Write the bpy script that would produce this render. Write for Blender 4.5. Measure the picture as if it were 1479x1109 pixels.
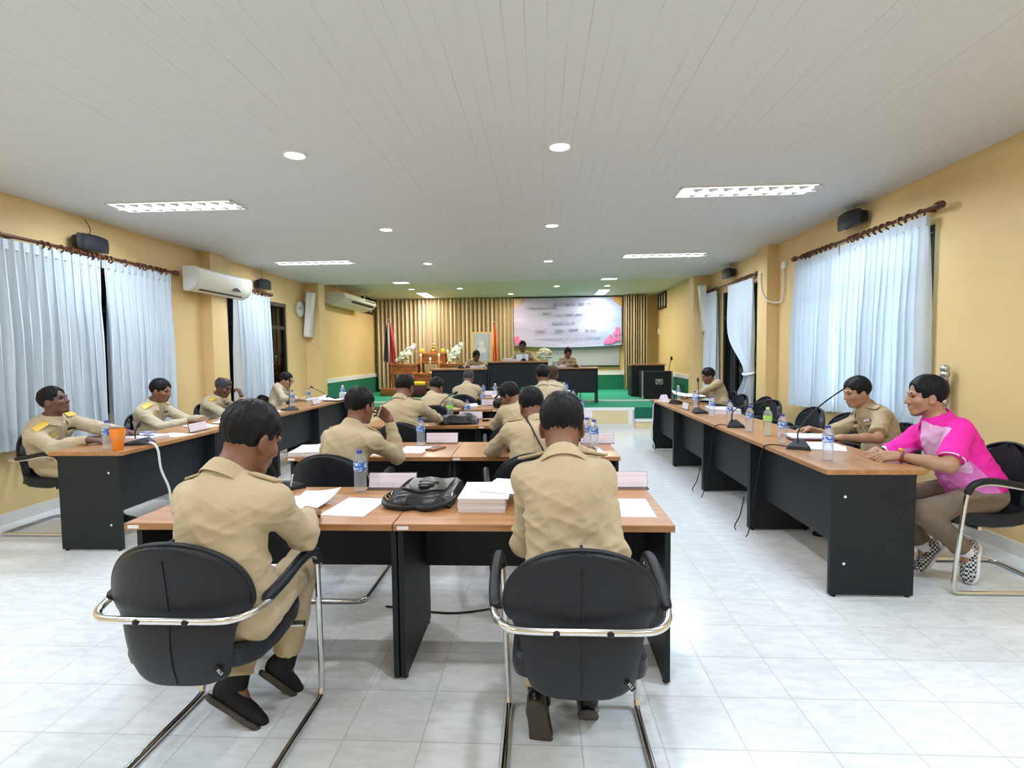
import bpy, bmesh, math, random
import numpy as np
from mathutils import Vector, Matrix
PI = math.pi
random.seed(7)
sc = bpy.context.scene
for o in list(bpy.data.objects): bpy.data.objects.remove(o)
C = sc.collection

# ------------------------------------------------------------------ camera
EYE = 1.456
def cam_axes(p, y, r):
    B = np.array([[1,0,0],[0,0,-1],[0,1,0]], float)
    cy, sy = math.cos(y), math.sin(y); Y = np.array([[cy,0,-sy],[0,1,0],[sy,0,cy]])
    cp, sp = math.cos(p), math.sin(p); P = np.array([[1,0,0],[0,cp,-sp],[0,sp,cp]])
    cr, sr = math.cos(r), math.sin(r); Z = np.array([[cr,-sr,0],[sr,cr,0],[0,0,1]])
    return Z @ P @ Y @ B
MC = cam_axes(.0558, -.0513, -.012)
cd = bpy.data.cameras.new('camera'); cam = bpy.data.objects.new('camera', cd); C.objects.link(cam)
cd.sensor_width = 36; cd.sensor_fit = 'HORIZONTAL'; cd.lens = 763.3 / 1479 * 36
cd.clip_start = .05; cd.clip_end = 100
mw = Matrix.Identity(4)
for i in range(3):
    mw[i][0] = MC[0][i]; mw[i][1] = -MC[1][i]; mw[i][2] = -MC[2][i]
mw[2][3] = EYE
cam.matrix_world = mw
sc.camera = cam

# ------------------------------------------------------------------ light and exposure
sc.view_settings.view_transform = 'Standard'; sc.view_settings.look = 'None'
sc.view_settings.gamma = 1; sc.view_settings.use_curve_mapping = False
sc.view_settings.exposure = EXPOSURE = -0.10
sc.cycles.use_denoising = True
sc.cycles.max_bounces = 8; sc.cycles.transparent_max_bounces = 12
sc.cycles.caustics_reflective = False; sc.cycles.caustics_refractive = False
sc.cycles.sample_clamp_indirect = 6
wd = bpy.data.worlds.new('dusk'); sc.world = wd; wd.use_nodes = True
bg = wd.node_tree.nodes['Background']
bg.inputs[0].default_value = (.45, .6, .9, 1); bg.inputs[1].default_value = .12

CEIL = 2.95; SCEIL = 3.08
FIX_X = (-3.52, 1.92); FIX_Y = (8.30, 5.09, 1.88, -1.33)      # recessed louvre fixtures
def area_light(name, loc, sx, sy, power, col=(1,1,1), rot=(0,0,0), spread=PI):
    l = bpy.data.lights.new(name, 'AREA'); l.shape = 'DISK' if sx == sy else 'RECTANGLE'; l.size = sx; l.size_y = sy
    l.energy = power; l.color = col; l.spread = spread
    o = bpy.data.objects.new(name, l); o.location = loc; o.rotation_euler = rot; C.objects.link(o); return o
for fx in FIX_X:
    for fy in FIX_Y:
        for dy in (-.07, .07):                                     # the two tubes of each fixture
            area_light('tube_light', (fx, fy+dy, CEIL-.012), 1.1, .03, 33 if fy > 3 else 24, (.78, .95, 1.18))
DOWN = [(x, y) for y in (3.9, 6.24, 8.58) for x in (-1.785, .165)]
for x, y in DOWN + [(-1.785, 1.56), (.165, 1.56), (-1.785, -.8), (.165, -.8)]:
    area_light('downlight_light', (x, y, CEIL-.016), .12, .12, 20, (.94, .96, 1.02))
for x, y in ((-3.02, 14.2), (1.68, 14.2)):
    area_light('stage_panel_light', (x, y, SCEIL-.016), .26, 1.15, 60, (1, .97, .90))
SDOWN = [(-3.09, 12.87), (-1.9, 12.86), (.44, 12.78), (-.73, 14.2), (1.65, 12.85)]
for x, y in SDOWN:
    area_light('stage_downlight_light', (x, y, SCEIL-.016), .12, .12, 26, (1, .90, .72))
area_light('curtain_backlight', (4.6, 5.7, 1.7), 2.0, 1.6, 260, (.8, .88, 1), (0, PI/2, 0))  # added lamp outside the right window, brightens its curtain from behind
# ------------------------------------------------------------------ helpers
def lin(r, g=None, b=None):
    f = lambda c: (c/255/12.92) if c/255 <= .04045 else ((c/255+.055)/1.055)**2.4
    return (f(r), f(g), f(b))
class NT:
    """small helper over a material's node tree"""
    def __init__(s, name):
        s.m = bpy.data.materials.new(name); s.m.use_nodes = True
        s.t = s.m.node_tree; s.p = s.t.nodes['Principled BSDF']; s.out = s.t.nodes['Material Output']
    def n(s, typ, **kw):
        nd = s.t.nodes.new(typ)
        for k, v in kw.items():
            if k.startswith('i_'):
                key = k[2:]; key = int(key) if key.isdigit() else key.replace('_', ' ')
                nd.inputs[key].default_value = v
            else: setattr(nd, k, v)
        return nd
    def l(s, a, b): s.t.links.new(a, b); return s
    def math(s, op, a, b=None, c=None, clamp=False):
        nd = s.t.nodes.new('ShaderNodeMath'); nd.operation = op; nd.use_clamp = clamp
        for i, v in enumerate((a, b, c)):
            if v is None: continue
            if isinstance(v, (int, float)): nd.inputs[i].default_value = v
            else: s.l(v, nd.inputs[i])
        return nd.outputs[0]
    def mix(s, fac, a, b):
        nd = s.t.nodes.new('ShaderNodeMix'); nd.data_type = 'RGBA'
        for i, v in ((0, fac), (6, a), (7, b)):
            if isinstance(v, (int, float)): nd.inputs[i].default_value = v
            elif isinstance(v, tuple): nd.inputs[i].default_value = (*v[:3], 1)
            else: s.l(v, nd.inputs[i])
        return nd.outputs[2]
    def coord(s, which='Object'): return s.n('ShaderNodeTexCoord').outputs[which]
    def sep(s, v):
        nd = s.n('ShaderNodeSeparateXYZ'); s.l(v, nd.inputs[0]); return nd.outputs
    def scale(s, v, sc_):
        nd = s.n('ShaderNodeMapping'); s.l(v, nd.inputs[0]); nd.inputs['Scale'].default_value = sc_; return nd.outputs[0]
    def noise(s, v, scale, detail=2, rough=.5):
        nd = s.n('ShaderNodeTexNoise'); s.l(v, nd.inputs['Vector']); nd.inputs['Scale'].default_value = scale
        nd.inputs['Detail'].default_value = detail; nd.inputs['Roughness'].default_value = rough; return nd.outputs[0]
    def bump(s, h, strength=.2, dist=.01):
        nd = s.n('ShaderNodeBump'); nd.inputs['Strength'].default_value = strength; nd.inputs['Distance'].default_value = dist
        s.l(h, nd.inputs['Height']); s.l(nd.outputs[0], s.p.inputs['Normal'])
    def base(s, c):
        if isinstance(c, tuple): s.p.inputs['Base Color'].default_value = (*c[:3], 1)
        else: s.l(c, s.p.inputs['Base Color'])
    def set(s, **kw):
        for k, v in kw.items(): s.p.inputs[k.replace('_', ' ')].default_value = v
        return s
def simple(name, col, rough=.5, metal=0, var=.08, scale=30, bump=0, **kw):
    t = NT(name); c = t.coord()
    if max(col[:3]) < .025: t.p.inputs['Specular IOR Level'].default_value = .28
    n = t.noise(c, scale, 3)
    f = t.math('MULTIPLY_ADD', n, 2*var, 1-var)
    mx = t.n('ShaderNodeVectorMath', operation='SCALE'); mx.inputs[0].default_value = col[:3]; t.l(f, mx.inputs['Scale'])
    t.l(mx.outputs[0], t.p.inputs['Base Color'])
    t.set(Roughness=rough, Metallic=metal, **kw)
    if bump: t.bump(n, bump, .003)
    return t.m
def emit(name, col, strength):
    t = NT(name); t.base((.9, .9, .9)); t.p.inputs['Emission Color'].default_value = (*col, 1)
    t.p.inputs['Emission Strength'].default_value = strength; return t.m
M = {}
def rot_to(d):
    return Vector(d).normalized().to_track_quat('Z', 'Y').to_matrix()
class MB:
    """collects simple shapes; build() links them as ONE mesh object"""
    def __init__(s): s.v = []; s.f = []
    def add(s, v, f):
        n = len(s.v); s.v += [tuple(x) for x in v]; s.f += [tuple(i+n for i in q) for q in f]; return s
    def box(s, c, size, R=None, bev=0):
        x, y, z = (k/2 for k in size)
        if bev:
            bm = bmesh.new(); bmesh.ops.create_cube(bm, size=1)
            for vv in bm.verts: vv.co = Vector((vv.co.x*size[0], vv.co.y*size[1], vv.co.z*size[2]))
            bmesh.ops.bevel(bm, geom=bm.edges[:], offset=min(bev, min(size)*.49), segments=2, profile=.5, affect='EDGES')
            bm.verts.index_update()
            v = [vv.co.copy() for vv in bm.verts]; f = [[q.index for q in ff.verts] for ff in bm.faces]; bm.free()
        else:
            v = [Vector((a*x, b*y, d*z)) for d in (-1, 1) for b in (-1, 1) for a in (-1, 1)]
            f = [(0,2,3,1),(4,5,7,6),(0,1,5,4),(2,6,7,3),(0,4,6,2),(1,3,7,5)]
        if R is not None: v = [R @ p for p in v]
        c = Vector(c); return s.add([p+c for p in v], f)
    def span(s, lo, hi, bev=0):
        lo, hi = Vector(lo), Vector(hi)
        return s.box((lo+hi)/2, [abs(a) for a in (hi-lo)], bev=bev)
    def tube(s, pts, r, n=10, caps=True, closed=False):
        pts = [Vector(p) for p in pts]; N = len(pts)
        rs = r if isinstance(r, (list, tuple)) else [r]*N
        V = []; prev = None
        for i, p in enumerate(pts):
            a = pts[(i-1) % N] if (i or closed) else p; b = pts[(i+1) % N] if (i < N-1 or closed) else p
            t = (b-a).normalized()
            if prev is None:
                u = t.orthogonal().normalized()
            else:
                u = prev - t*prev.dot(t); u = u.normalized() if u.length > 1e-6 else t.orthogonal().normalized()
            prev = u; w = t.cross(u)
            V += [p + (u*math.cos(2*PI*k/n) + w*math.sin(2*PI*k/n))*rs[i] for k in range(n)]
        F = []
        for i in range(N if closed else N-1):
            j = (i+1) % N
            F += [(i*n+k, i*n+(k+1) % n, j*n+(k+1) % n, j*n+k) for k in range(n)]
        if caps and not closed: F += [tuple(range(n-1, -1, -1)), tuple((N-1)*n+k for k in range(n))]
        return s.add(V, F)
    def lathe(s, prof, c=(0,0,0), n=20, R=None, caps=True):
        c = Vector(c); V = []
        for r, z in prof:
            for k in range(n):
                p = Vector((r*math.cos(2*PI*k/n), r*math.sin(2*PI*k/n), z))
                V.append(c + (R @ p if R is not None else p))
        F = []
        for i in range(len(prof)-1):
            F += [(i*n+k, i*n+(k+1) % n, (i+1)*n+(k+1) % n, (i+1)*n+k) for k in range(n)]
        if caps: F += [tuple(range(n-1, -1, -1)), tuple((len(prof)-1)*n+k for k in range(n))]
        return s.add(V, F)
    def ball(s, c, r, n=12, R=None):
        rr = r if isinstance(r, (tuple, list)) else (r, r, r); m = n//2+1
        c = Vector(c); V = []
        for i in range(m+1):
            th = -PI/2 + PI*i/m; cr = max(math.cos(th), 1e-3)
            for k in range(n):
                p = Vector((rr[0]*cr*math.cos(2*PI*k/n), rr[1]*cr*math.sin(2*PI*k/n), rr[2]*math.sin(th)))
                V.append(c + (R @ p if R is not None else p))
        F = []
        for i in range(m): F += [(i*n+k, i*n+(k+1) % n, (i+1)*n+(k+1) % n, (i+1)*n+k) for k in range(n)]
        F += [tuple(range(n-1, -1, -1)), tuple(m*n+k for k in range(n))]
        return s.add(V, F)
    def torus(s, c, R_, r, rot=None, n=20, m=8, a0=0, a1=2*PI):
        full = abs(a1-a0-2*PI) < 1e-6
        pts = []
        for k in range(n if full else n+1):
            a = a0 + (a1-a0)*k/n; p = Vector((R_*math.cos(a), R_*math.sin(a), 0))
            pts.append(Vector(c) + (rot @ p if rot is not None else p))
        return s.tube(pts, r, m, closed=full)
    def grid(s, fn, nu, nv, thick=0):
        """fn(u,v) -> point, u,v in 0..1; with thickness it becomes a closed slab"""
        P = [[Vector(fn(i/nu, j/nv)) for i in range(nu+1)] for j in range(nv+1)]
        idx = lambda i, j: j*(nu+1)+i
        V = [p for row in P for p in row]; F = [(idx(i,j), idx(i+1,j), idx(i+1,j+1), idx(i,j+1)) for j in range(nv) for i in range(nu)]
        if thick:
            n0 = len(V); V2 = []
            for j in range(nv+1):
                for i in range(nu+1):
                    a = P[j][min(i+1,nu)]-P[j][max(i-1,0)]; b = P[min(j+1,nv)][i]-P[max(j-1,0)][i]
                    V2.append(P[j][i] - a.cross(b).normalized()*thick)
            F2 = [tuple(q+n0 for q in reversed(f)) for f in F]
            rim = [idx(i,0) for i in range(nu)] + [idx(nu,j) for j in range(nv)] + [idx(i,nv) for i in range(nu,0,-1)] + [idx(0,j) for j in range(nv,0,-1)]
            F3 = [(rim[(k+1) % len(rim)], rim[k], rim[k]+n0, rim[(k+1) % len(rim)]+n0) for k in range(len(rim))]
            V += V2; F += F2 + F3
        return s.add(V, F)
    def prism(s, pts, z0, z1):
        n = len(pts); V = [(*p, z0) for p in pts] + [(*p, z1) for p in pts]
        F = [tuple(range(n-1,-1,-1)), tuple(range(n, 2*n))] + [(k, (k+1) % n, (k+1) % n+n, k+n) for k in range(n)]
        return s.add(V, F)
    def xf(s, mat): s.v = [tuple(mat @ Vector(p)) for p in s.v]; return s
    def build(s, name, m=None, parent=None, smooth=True, loc=None, rz=0, label=None):
        me = bpy.data.meshes.new(name); me.from_pydata(s.v, [], s.f); me.update()
        bm = bmesh.new(); bm.from_mesh(me); bmesh.ops.recalc_face_normals(bm, faces=bm.faces[:]); bm.to_mesh(me); bm.free()
        if smooth:
            try: me.shade_smooth(); me.set_sharp_from_angle(angle=math.radians(40))
            except Exception: pass
        o = bpy.data.objects.new(name, me); C.objects.link(o)
        if m is not None: me.materials.append(m)
        if parent is not None: o.parent = parent
        if loc is not None: o.location = loc
        if rz: o.rotation_euler[2] = rz
        if label: o['label'] = label
        return o
def tag(o, label=None, cat=None, group=None, kind=None):
    if label: o['label'] = label
    if cat: o['category'] = cat
    if group: o['group'] = group
    if kind: o['kind'] = kind
    return o
def thing(name, label, cat, loc=(0,0,0), rz=0, group=None):
    o = bpy.data.objects.new(name, None); C.objects.link(o); o.empty_display_size = .05
    o.location = loc; o.rotation_euler = (0, 0, rz)
    return tag(o, label, cat, group)
def struct(name, mb, m, smooth=False, label=None):
    o = mb.build(name, m, smooth=smooth); o['kind'] = 'structure'
    if label: o['label'] = label
    return o
def kids(o): return [c for c in CHILD.get(o.name, [])]
CHILD = {}
def index_children():
    CHILD.clear()
    for o in bpy.data.objects:
        if o.parent: CHILD.setdefault(o.parent.name, []).append(o)
def dup(root, loc, rz=0, label=None, group=None):
    r = root.copy(); C.objects.link(r); r.location = loc; r.rotation_euler = (0, 0, rz)
    if label: r['label'] = label
    if group: r['group'] = group
    for ch in kids(root):
        c = ch.copy(); C.objects.link(c); c.parent = r
        for g in kids(ch):
            d = g.copy(); C.objects.link(d); d.parent = c
    return r
def smooth_path(pts, n=6, closed=False):
    """Catmull-Rom through points"""
    pts = [Vector(p) for p in pts]; out = []; N = len(pts)
    for i in range(N-1):
        p0 = pts[max(i-1,0)]; p1 = pts[i]; p2 = pts[i+1]; p3 = pts[min(i+2,N-1)]
        for k in range(n):
            t = k/n
            out.append(.5*((2*p1)+(p2-p0)*t+(2*p0-5*p1+4*p2-p3)*t*t+(3*p1-p0-3*p2+p3)*t**3))
    out.append(pts[-1]); return out

# ------------------------------------------------------------------ materials
def m_wall():
    t = NT('ochre_paint'); c = t.coord(); n = t.noise(c, 2.2, 4); n2 = t.noise(c, 70, 2)
    t.base(t.mix(n, (.70, .485, .20), (.78, .565, .265))); t.set(Roughness=.55); t.bump(n2, .15, .003); return t.m
def m_ceil():
    t = NT('ceiling_boards'); c = t.coord(); x, y, z = t.sep(c)
    fx = t.math('FRACT', t.math('MULTIPLY', x, 10.0))
    d = t.math('ABSOLUTE', t.math('SUBTRACT', fx, .5))
    line = t.math('LESS_THAN', d, .022)
    bid = t.math('FLOOR', t.math('MULTIPLY', x, 10.0))
    cv = t.n('ShaderNodeCombineXYZ'); t.l(t.math('MULTIPLY', bid, 7.3), cv.inputs[0]); t.l(t.math('MULTIPLY', y, .8), cv.inputs[1])
    fade = t.n('ShaderNodeMapRange'); fade.inputs['From Min'].default_value = .38; fade.inputs['From Max'].default_value = .66
    t.l(t.noise(cv.outputs[0], 1.0, 2), fade.inputs['Value'])
    k = t.math('MULTIPLY', line, t.math('MULTIPLY_ADD', fade.outputs[0], .50, .03))
    stain = t.noise(c, .7, 3)
    t.base(t.mix(k, t.mix(stain, (.665, .69, .675), (.71, .735, .725)), (.34, .34, .33)))
    t.set(Roughness=.6); t.bump(t.math('MULTIPLY', line, -1), .12, .003); return t.m
def m_floor():
    t = NT('white_tiles'); c = t.coord(); x, y, z = t.sep(c)
    S = .301
    ux = t.math('DIVIDE', t.math('SUBTRACT', x, .447), S); uy = t.math('DIVIDE', t.math('SUBTRACT', y, 1.896), S)
    gx = t.math('ABSOLUTE', t.math('SUBTRACT', t.math('FRACT', ux), .5)); gy = t.math('ABSOLUTE', t.math('SUBTRACT', t.math('FRACT', uy), .5))
    g = t.math('GREATER_THAN', t.math('MAXIMUM', gx, gy), .4925)
    ix = t.math('FLOOR', ux); iy = t.math('FLOOR', uy)
    wn = t.n('ShaderNodeTexWhiteNoise'); cv = t.n('ShaderNodeCombineXYZ'); t.l(ix, cv.inputs[0]); t.l(iy, cv.inputs[1]); t.l(cv.outputs[0], wn.inputs['Vector'])
    mp = t.n('ShaderNodeMapping'); t.l(c, mp.inputs[0]); mp.inputs['Rotation'].default_value = (0, 0, .7); mp.inputs['Scale'].default_value = (9, 26, 1)
    off = t.n('ShaderNodeVectorMath', operation='ADD'); t.l(mp.outputs[0], off.inputs[0])
    o2 = t.n('ShaderNodeVectorMath', operation='SCALE'); t.l(wn.outputs['Color'], o2.inputs[0]); o2.inputs['Scale'].default_value = 40; t.l(o2.outputs[0], off.inputs[1])
    vein = t.noise(off.outputs[0], 1.0, 4, .6)
    r = t.n('ShaderNodeMapRange'); r.inputs['From Min'].default_value = .42; r.inputs['From Max'].default_value = .62; t.l(vein, r.inputs['Value'])
    col = t.mix(r.outputs[0], (.75, .765, .76), (.67, .685, .675))
    t.base(t.mix(g, col, (.47, .47, .45)))
    t.l(t.math('MULTIPLY_ADD', g, .4, .18), t.p.inputs['Roughness'])
    t.bump(t.math('MULTIPLY', g, -1), .2, .002); return t.m
def m_wood(name, a, b, sx=(2, 26, 26), rough=.32):
    t = NT(name); c = t.coord(); n = t.noise(t.scale(c, sx), 1.0, 5, .6)
    r = t.n('ShaderNodeMapRange'); r.inputs['From Min'].default_value = .3; r.inputs['From Max'].default_value = .7; t.l(n, r.inputs['Value'])
    t.base(t.mix(r.outputs[0], a, b)); t.set(Roughness=rough); return t.m
def m_curtain():
    t = NT('pale_blue_curtain'); c = t.coord()
    t.base((.83, .87, .87)); t.set(Roughness=.8)
    tr = t.n('ShaderNodeBsdfTranslucent'); tr.inputs[0].default_value = (.72, .82, .92, 1)
    mx = t.n('ShaderNodeMixShader'); mx.inputs[0].default_value = .35
    t.l(t.p.outputs[0], mx.inputs[1]); t.l(tr.outputs[0], mx.inputs[2]); t.l(mx.outputs[0], t.out.inputs[0]); return t.m
def m_cloth(name, col, wr=.12, weave=900):
    t = NT(name); c = t.coord(); n = t.noise(c, 6, 3); n2 = t.noise(c, weave, 1)
    a = tuple(k*(1-wr) for k in col); b = tuple(min(1, k*(1+wr)) for k in col)
    t.base(t.mix(n, a, b)); t.set(Roughness=.85); t.p.inputs['Sheen Weight'].default_value = .1
    t.bump(t.math('ADD', t.math('MULTIPLY', n2, .15), t.noise(c, 26, 3)), .22, .006); return t.m
def m_skin(name, col):
    t = NT(name); c = t.coord(); n = t.noise(c, 14, 4); n2 = t.noise(c, 220, 2)
    a = (col[0]*.82, col[1]*.74, col[2]*.70); b = (min(1, col[0]*1.12), col[1]*1.1, col[2]*1.08)
    t.base(t.mix(n, a, b)); t.set(Roughness=.48); t.bump(n2, .12, .002)
    t.p.inputs['Subsurface Weight'].default_value = .06; t.p.inputs['Subsurface Radius'].default_value = (.02, .008, .004); return t.m
def m_hair(name, col):
    t = NT(name); c = t.coord(); n = t.noise(t.scale(c, (160, 40, 40)), 1.0, 3)
    t.base(t.mix(n, tuple(k*.6 for k in col), tuple(k*1.5 for k in col))); t.set(Roughness=.5); t.p.inputs['Specular IOR Level'].default_value = .14; t.bump(n, .35, .003); return t.m
def m_print(name, col, ink, rows=60., dens=.5):
    """paper with unreadable rows of print, laid out on the sheet's own plane"""
    t = NT(name); c = t.coord(); x, y, z = t.sep(c)
    fy = t.math('FRACT', t.math('MULTIPLY', y, rows)); row = t.math('FLOOR', t.math('MULTIPLY', y, rows))
    cv = t.n('ShaderNodeCombineXYZ'); t.l(t.math('MULTIPLY', x, 160), cv.inputs[0]); t.l(t.math('MULTIPLY', row, 3.7), cv.inputs[1])
    nn = t.noise(cv.outputs[0], 1.0, 2)
    k = t.math('MULTIPLY', t.math('GREATER_THAN', nn, dens), t.math('LESS_THAN', t.math('ABSOLUTE', t.math('SUBTRACT', fy, .5)), .16))
    t.base(t.mix(t.math('MULTIPLY', k, .2), col, ink)); t.set(Roughness=.6); return t.m
def m_water(name, col=(.93, .97, 1)):
    t = NT(name); t.base(col); t.set(Roughness=.03, IOR=1.33); t.p.inputs['Transmission Weight'].default_value = 1.0
    tr = t.n('ShaderNodeBsdfTransparent'); tr.inputs[0].default_value = (*col, 1)
    mx = t.n('ShaderNodeMixShader'); mx.inputs[0].default_value = .68
    df = t.n('ShaderNodeBsdfDiffuse'); df.inputs[0].default_value = (.85, .88, .92, 1); m2 = t.n('ShaderNodeMixShader'); m2.inputs[0].default_value = .16   # white diffuse mixed in, stands for refracted highlights of the clear plastic
    t.l(t.p.outputs[0], mx.inputs[1]); t.l(tr.outputs[0], mx.inputs[2]); t.l(mx.outputs[0], m2.inputs[1]); t.l(df.outputs[0], m2.inputs[2]); t.l(m2.outputs[0], t.out.inputs[0]); return t.m
M['wall'] = m_wall(); M['ceil'] = m_ceil(); M['floor'] = m_floor()
M['stage_ceil'] = simple('stage_ceiling_paint', (.64, .66, .56), .6, var=.03)
M['white'] = simple('white_paint', (.80, .80, .76), .45, var=.03)
M['skirt'] = simple('cream_tile_skirting', (.72, .70, .62), .3, var=.04)
M['wood'] = m_wood('desk_wood_laminate', (.30, .130, .045), (.48, .235, .090))
M['black'] = simple('black_laminate', (.011, .014, .017), .5, var=.25, scale=160, bump=.1)
M['leather'] = simple('black_upholstery', (.012, .014, .018), .42, var=.25, scale=240, bump=.35)
M['vinyl'] = simple('black_bag_leather', (.016, .016, .017), .3, var=.3, scale=60, bump=.4)
M['plastic'] = simple('black_plastic', (.012, .012, .013), .38, var=.1)
M['chrome'] = simple('worn_chrome', (.72, .72, .71), .16, 1.0, var=.12, scale=25)
M['curtain'] = m_curtain()
M['rod'] = m_wood('dark_turned_wood', (.055, .016, .008), (.15, .045, .02), (20, 2, 20), .3)
M['frame_dark'] = simple('dark_window_frame', (.012, .011, .010), .4)
M['khaki'] = m_cloth('khaki_uniform', (.455, .35, .205))
M['khaki_lit'] = m_cloth('lit_khaki_uniform', (.475, .385, .245))  # lighter copy of the khaki, lamp light on the left row put into the colour
M['khaki_deep'] = m_cloth('olive_khaki_uniform', (.40, .30, .165))
M['brown_trouser'] = m_cloth('taupe_trousers', (.17, .125, .082))
M['skin_a'] = m_skin('tan_skin', (.33, .170, .095)); M['skin_b'] = m_skin('brown_skin', (.215, .095, .052)); M['skin_c'] = m_skin('dark_skin', (.125, .055, .033))
M['skin_d'] = m_skin('light_tan_skin', (.40, .225, .132))
M['hair'] = m_hair('black_hair', (.009, .0085, .009)); M['hair_grey'] = m_hair('greying_hair', (.05, .046, .044)); M['hair_brown'] = m_hair('brown_hair', (.06, .028, .015))
M['shoe'] = simple('black_shoe_leather', (.009, .009, .010), .22, var=.2); M['sole'] = simple('ridged_sole', (.055, .045, .034), .7, var=.4, scale=90, bump=.6)
M['suede'] = simple('black_suede', (.012, .012, .013), .75, var=.3, scale=120, bump=.3)
M['gold'] = simple('gold_braid', (.72, .46, .07), .5, .2, var=.2, scale=200); M['brass'] = simple('brass', (.75, .48, .14), .25, 1)
M['eye'] = simple('dark_eye', (.012, .008, .007), .15)
M['paper'] = m_print('printed_paper', (.80, .79, .86), (.12, .12, .16))
M['blank'] = simple('white_paper', (.80, .80, .85), .6, var=.02)
M['pages'] = NT('page_edges'); _t = M['pages']; _x, _y, _z = _t.sep(_t.coord())
_t.base(_t.mix(_t.noise(_t.scale(_t.coord(), (2, 2, 420)), 1.0, 1), (.50, .44, .43), (.84, .80, .79))); M['pages'] = _t.m
M['pink_sheet'] = m_print('pink_name_sheet', (.80, .70, .75), (.45, .33, .39), 24., .42)
M['water'] = m_water('water_bottle_clear'); M['water_green'] = m_water('cloudy_bottle', (.93, 1, .93))
def m_label(name, a, b):
    t = NT(name); c = t.coord(); x, y, z = t.sep(c); n = t.noise(t.scale(c, (30, 30, 60)), 1.0, 2)
    t.base(t.mix(t.math('GREATER_THAN', n, .49), a, b)); t.set(Roughness=.3); return t.m
M['label'] = m_label('blue_bottle_label', (.05, .15, .48), (.60, .70, .88)); M['label_green'] = m_label('green_bottle_label', (.30, .66, .08), (.50, .78, .22))
M['cap'] = simple('blue_cap', (.012, .03, .30), .35); M['cap_white'] = simple('white_cap', (.8, .8, .8), .35); M['cap_green'] = simple('green_cap', (.45, .75, .2), .4)
M['orange'] = simple('orange_steel', (.85, .24, .02), .3, var=.03)
M['sticker'] = simple('white_sticker', (.80, .78, .74), .5)
M['cable_white'] = simple('white_cable', (.75, .74, .68), .5); M['cable_black'] = simple('black_cable', (.015, .015, .015), .5)
M['carpet'] = simple('green_carpet', (.012, .30, .175), .95, var=.22, scale=90, bump=.5)
M['carpet_dark'] = simple('dark_green_carpet', (.005, .12, .065), .95, var=.2, scale=90, bump=.4)
M['green_wall'] = simple('green_dado_carpet', (.006, .165, .085), .9, var=.15, scale=60, bump=.3)
M['cream_panel'] = simple('cream_panel', (.74, .585, .31), .5, var=.04)
M['drape'] = m_wood('beige_stage_drape', (.50, .38, .22), (.74, .62, .42), (14, 14, .4), .8)
M['ac'] = simple('cream_air_conditioner_plastic', (.74, .71, .58), .4, var=.03); M['ac_white'] = simple('pale_plastic', (.68, .66, .58), .45, var=.03)
M['speaker_cone'] = simple('grille', (.022, .022, .024), .6, scale=400, bump=.4)
M['altar'] = m_wood('varnished_altar_wood', (.22, .06, .015), (.46, .165, .045), (3, 30, 30), .25)
M['petal'] = simple('white_petal', (.80, .82, .74), .6); M['leaf'] = simple('leaf', (.03, .14, .03), .5); M['petal_cream'] = simple('cream_petal', (.78, .66, .38), .6); M['petal_pink'] = simple('pink_petal_print', (.80, .16, .38), .6)
M['yellow'] = simple('yellow_cloth', (.85, .55, .02), .7); M['red_lac'] = simple('dark_red_cloth', (.10, .012, .015), .5)
M['flag_orange'] = m_cloth('orange_flag', (.75, .13, .02)); M['steel'] = simple('brushed_steel', (.55, .55, .55), .35, 1.0)
def m_thin(name, tint, gloss=.0, extra=.04):
    t = NT(name); tr = t.n('ShaderNodeBsdfTransparent'); tr.inputs[0].default_value = (*tint, 1)
    gl = t.n('ShaderNodeBsdfGlossy'); gl.inputs['Roughness'].default_value = gloss
    fr = t.n('ShaderNodeFresnel'); fr.inputs[0].default_value = 1.35
    mx = t.n('ShaderNodeMixShader'); t.l(t.math('ADD', fr.outputs[0], extra, clamp=True), mx.inputs[0])
    t.l(tr.outputs[0], mx.inputs[1]); t.l(gl.outputs[0], mx.inputs[2]); t.l(mx.outputs[0], t.out.inputs[0]); return t.m
M['glass'] = m_thin('window_glass', (.8, .85, .85), 0, 0)
M['acrylic'] = m_thin('clear_acrylic', (.93, .92, .94), .05, .06)
M['lamp'] = emit('fluorescent_tube_glow', (.95, .98, 1), 9); M['lamp_warm'] = emit('downlight_glow', (1, .96, .88), 14); M['louvre'] = simple('louvre_aluminium', (.78, .80, .82), .35, .1, var=.02)
# ------------------------------------------------------------------ the room
XL, XR, YB, YS, YE = -4.75, 3.35, -3.0, 10.42, 15.3      # left/right wall, wall behind the camera, stage edge, far wall
SZ = .39                                                  # stage height
struct('floor', MB().span((XL-.2, YB-.2, -.1), (XR+.2, YE+.2, 0)), M['floor'])
struct('ceiling', MB().span((XL-.2, YB-.2, CEIL), (XR+.2, 10.92, CEIL+.35)), M['ceil'])
struct('ceiling_stage', MB().span((XL-.2, 10.921, SCEIL), (XR+.2, YE+.2, SCEIL+.2)), M['stage_ceil'])
def side_wall(name, x0, x1, holes):
    mb = MB(); y = YB
    for (a, b, lo, hi) in holes:
        mb.span((x0, y, 0), (x1, a, 3.2)); mb.span((x0, a, 0), (x1, b, lo)); mb.span((x0, a, hi), (x1, b, 3.2)); y = b
    mb.span((x0, y, 0), (x1, YE, 3.2)); struct(name, mb, M['wall'])
HL = [(4.5, 6.5, .85, 2.46), (7.9, 9.82, .45, 2.45)]
HR = [(4.70, 6.86, .85, 2.52), (8.16, 9.9, .45, 2.52)]
side_wall('wall_left', XL-.15, XL, HL); side_wall('wall_right', XR, XR+.15, HR)
struct('wall_back', MB().span((XL-.2, YB-.15, 0), (XR+.2, YB, 3.2)), M['wall'])
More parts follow.
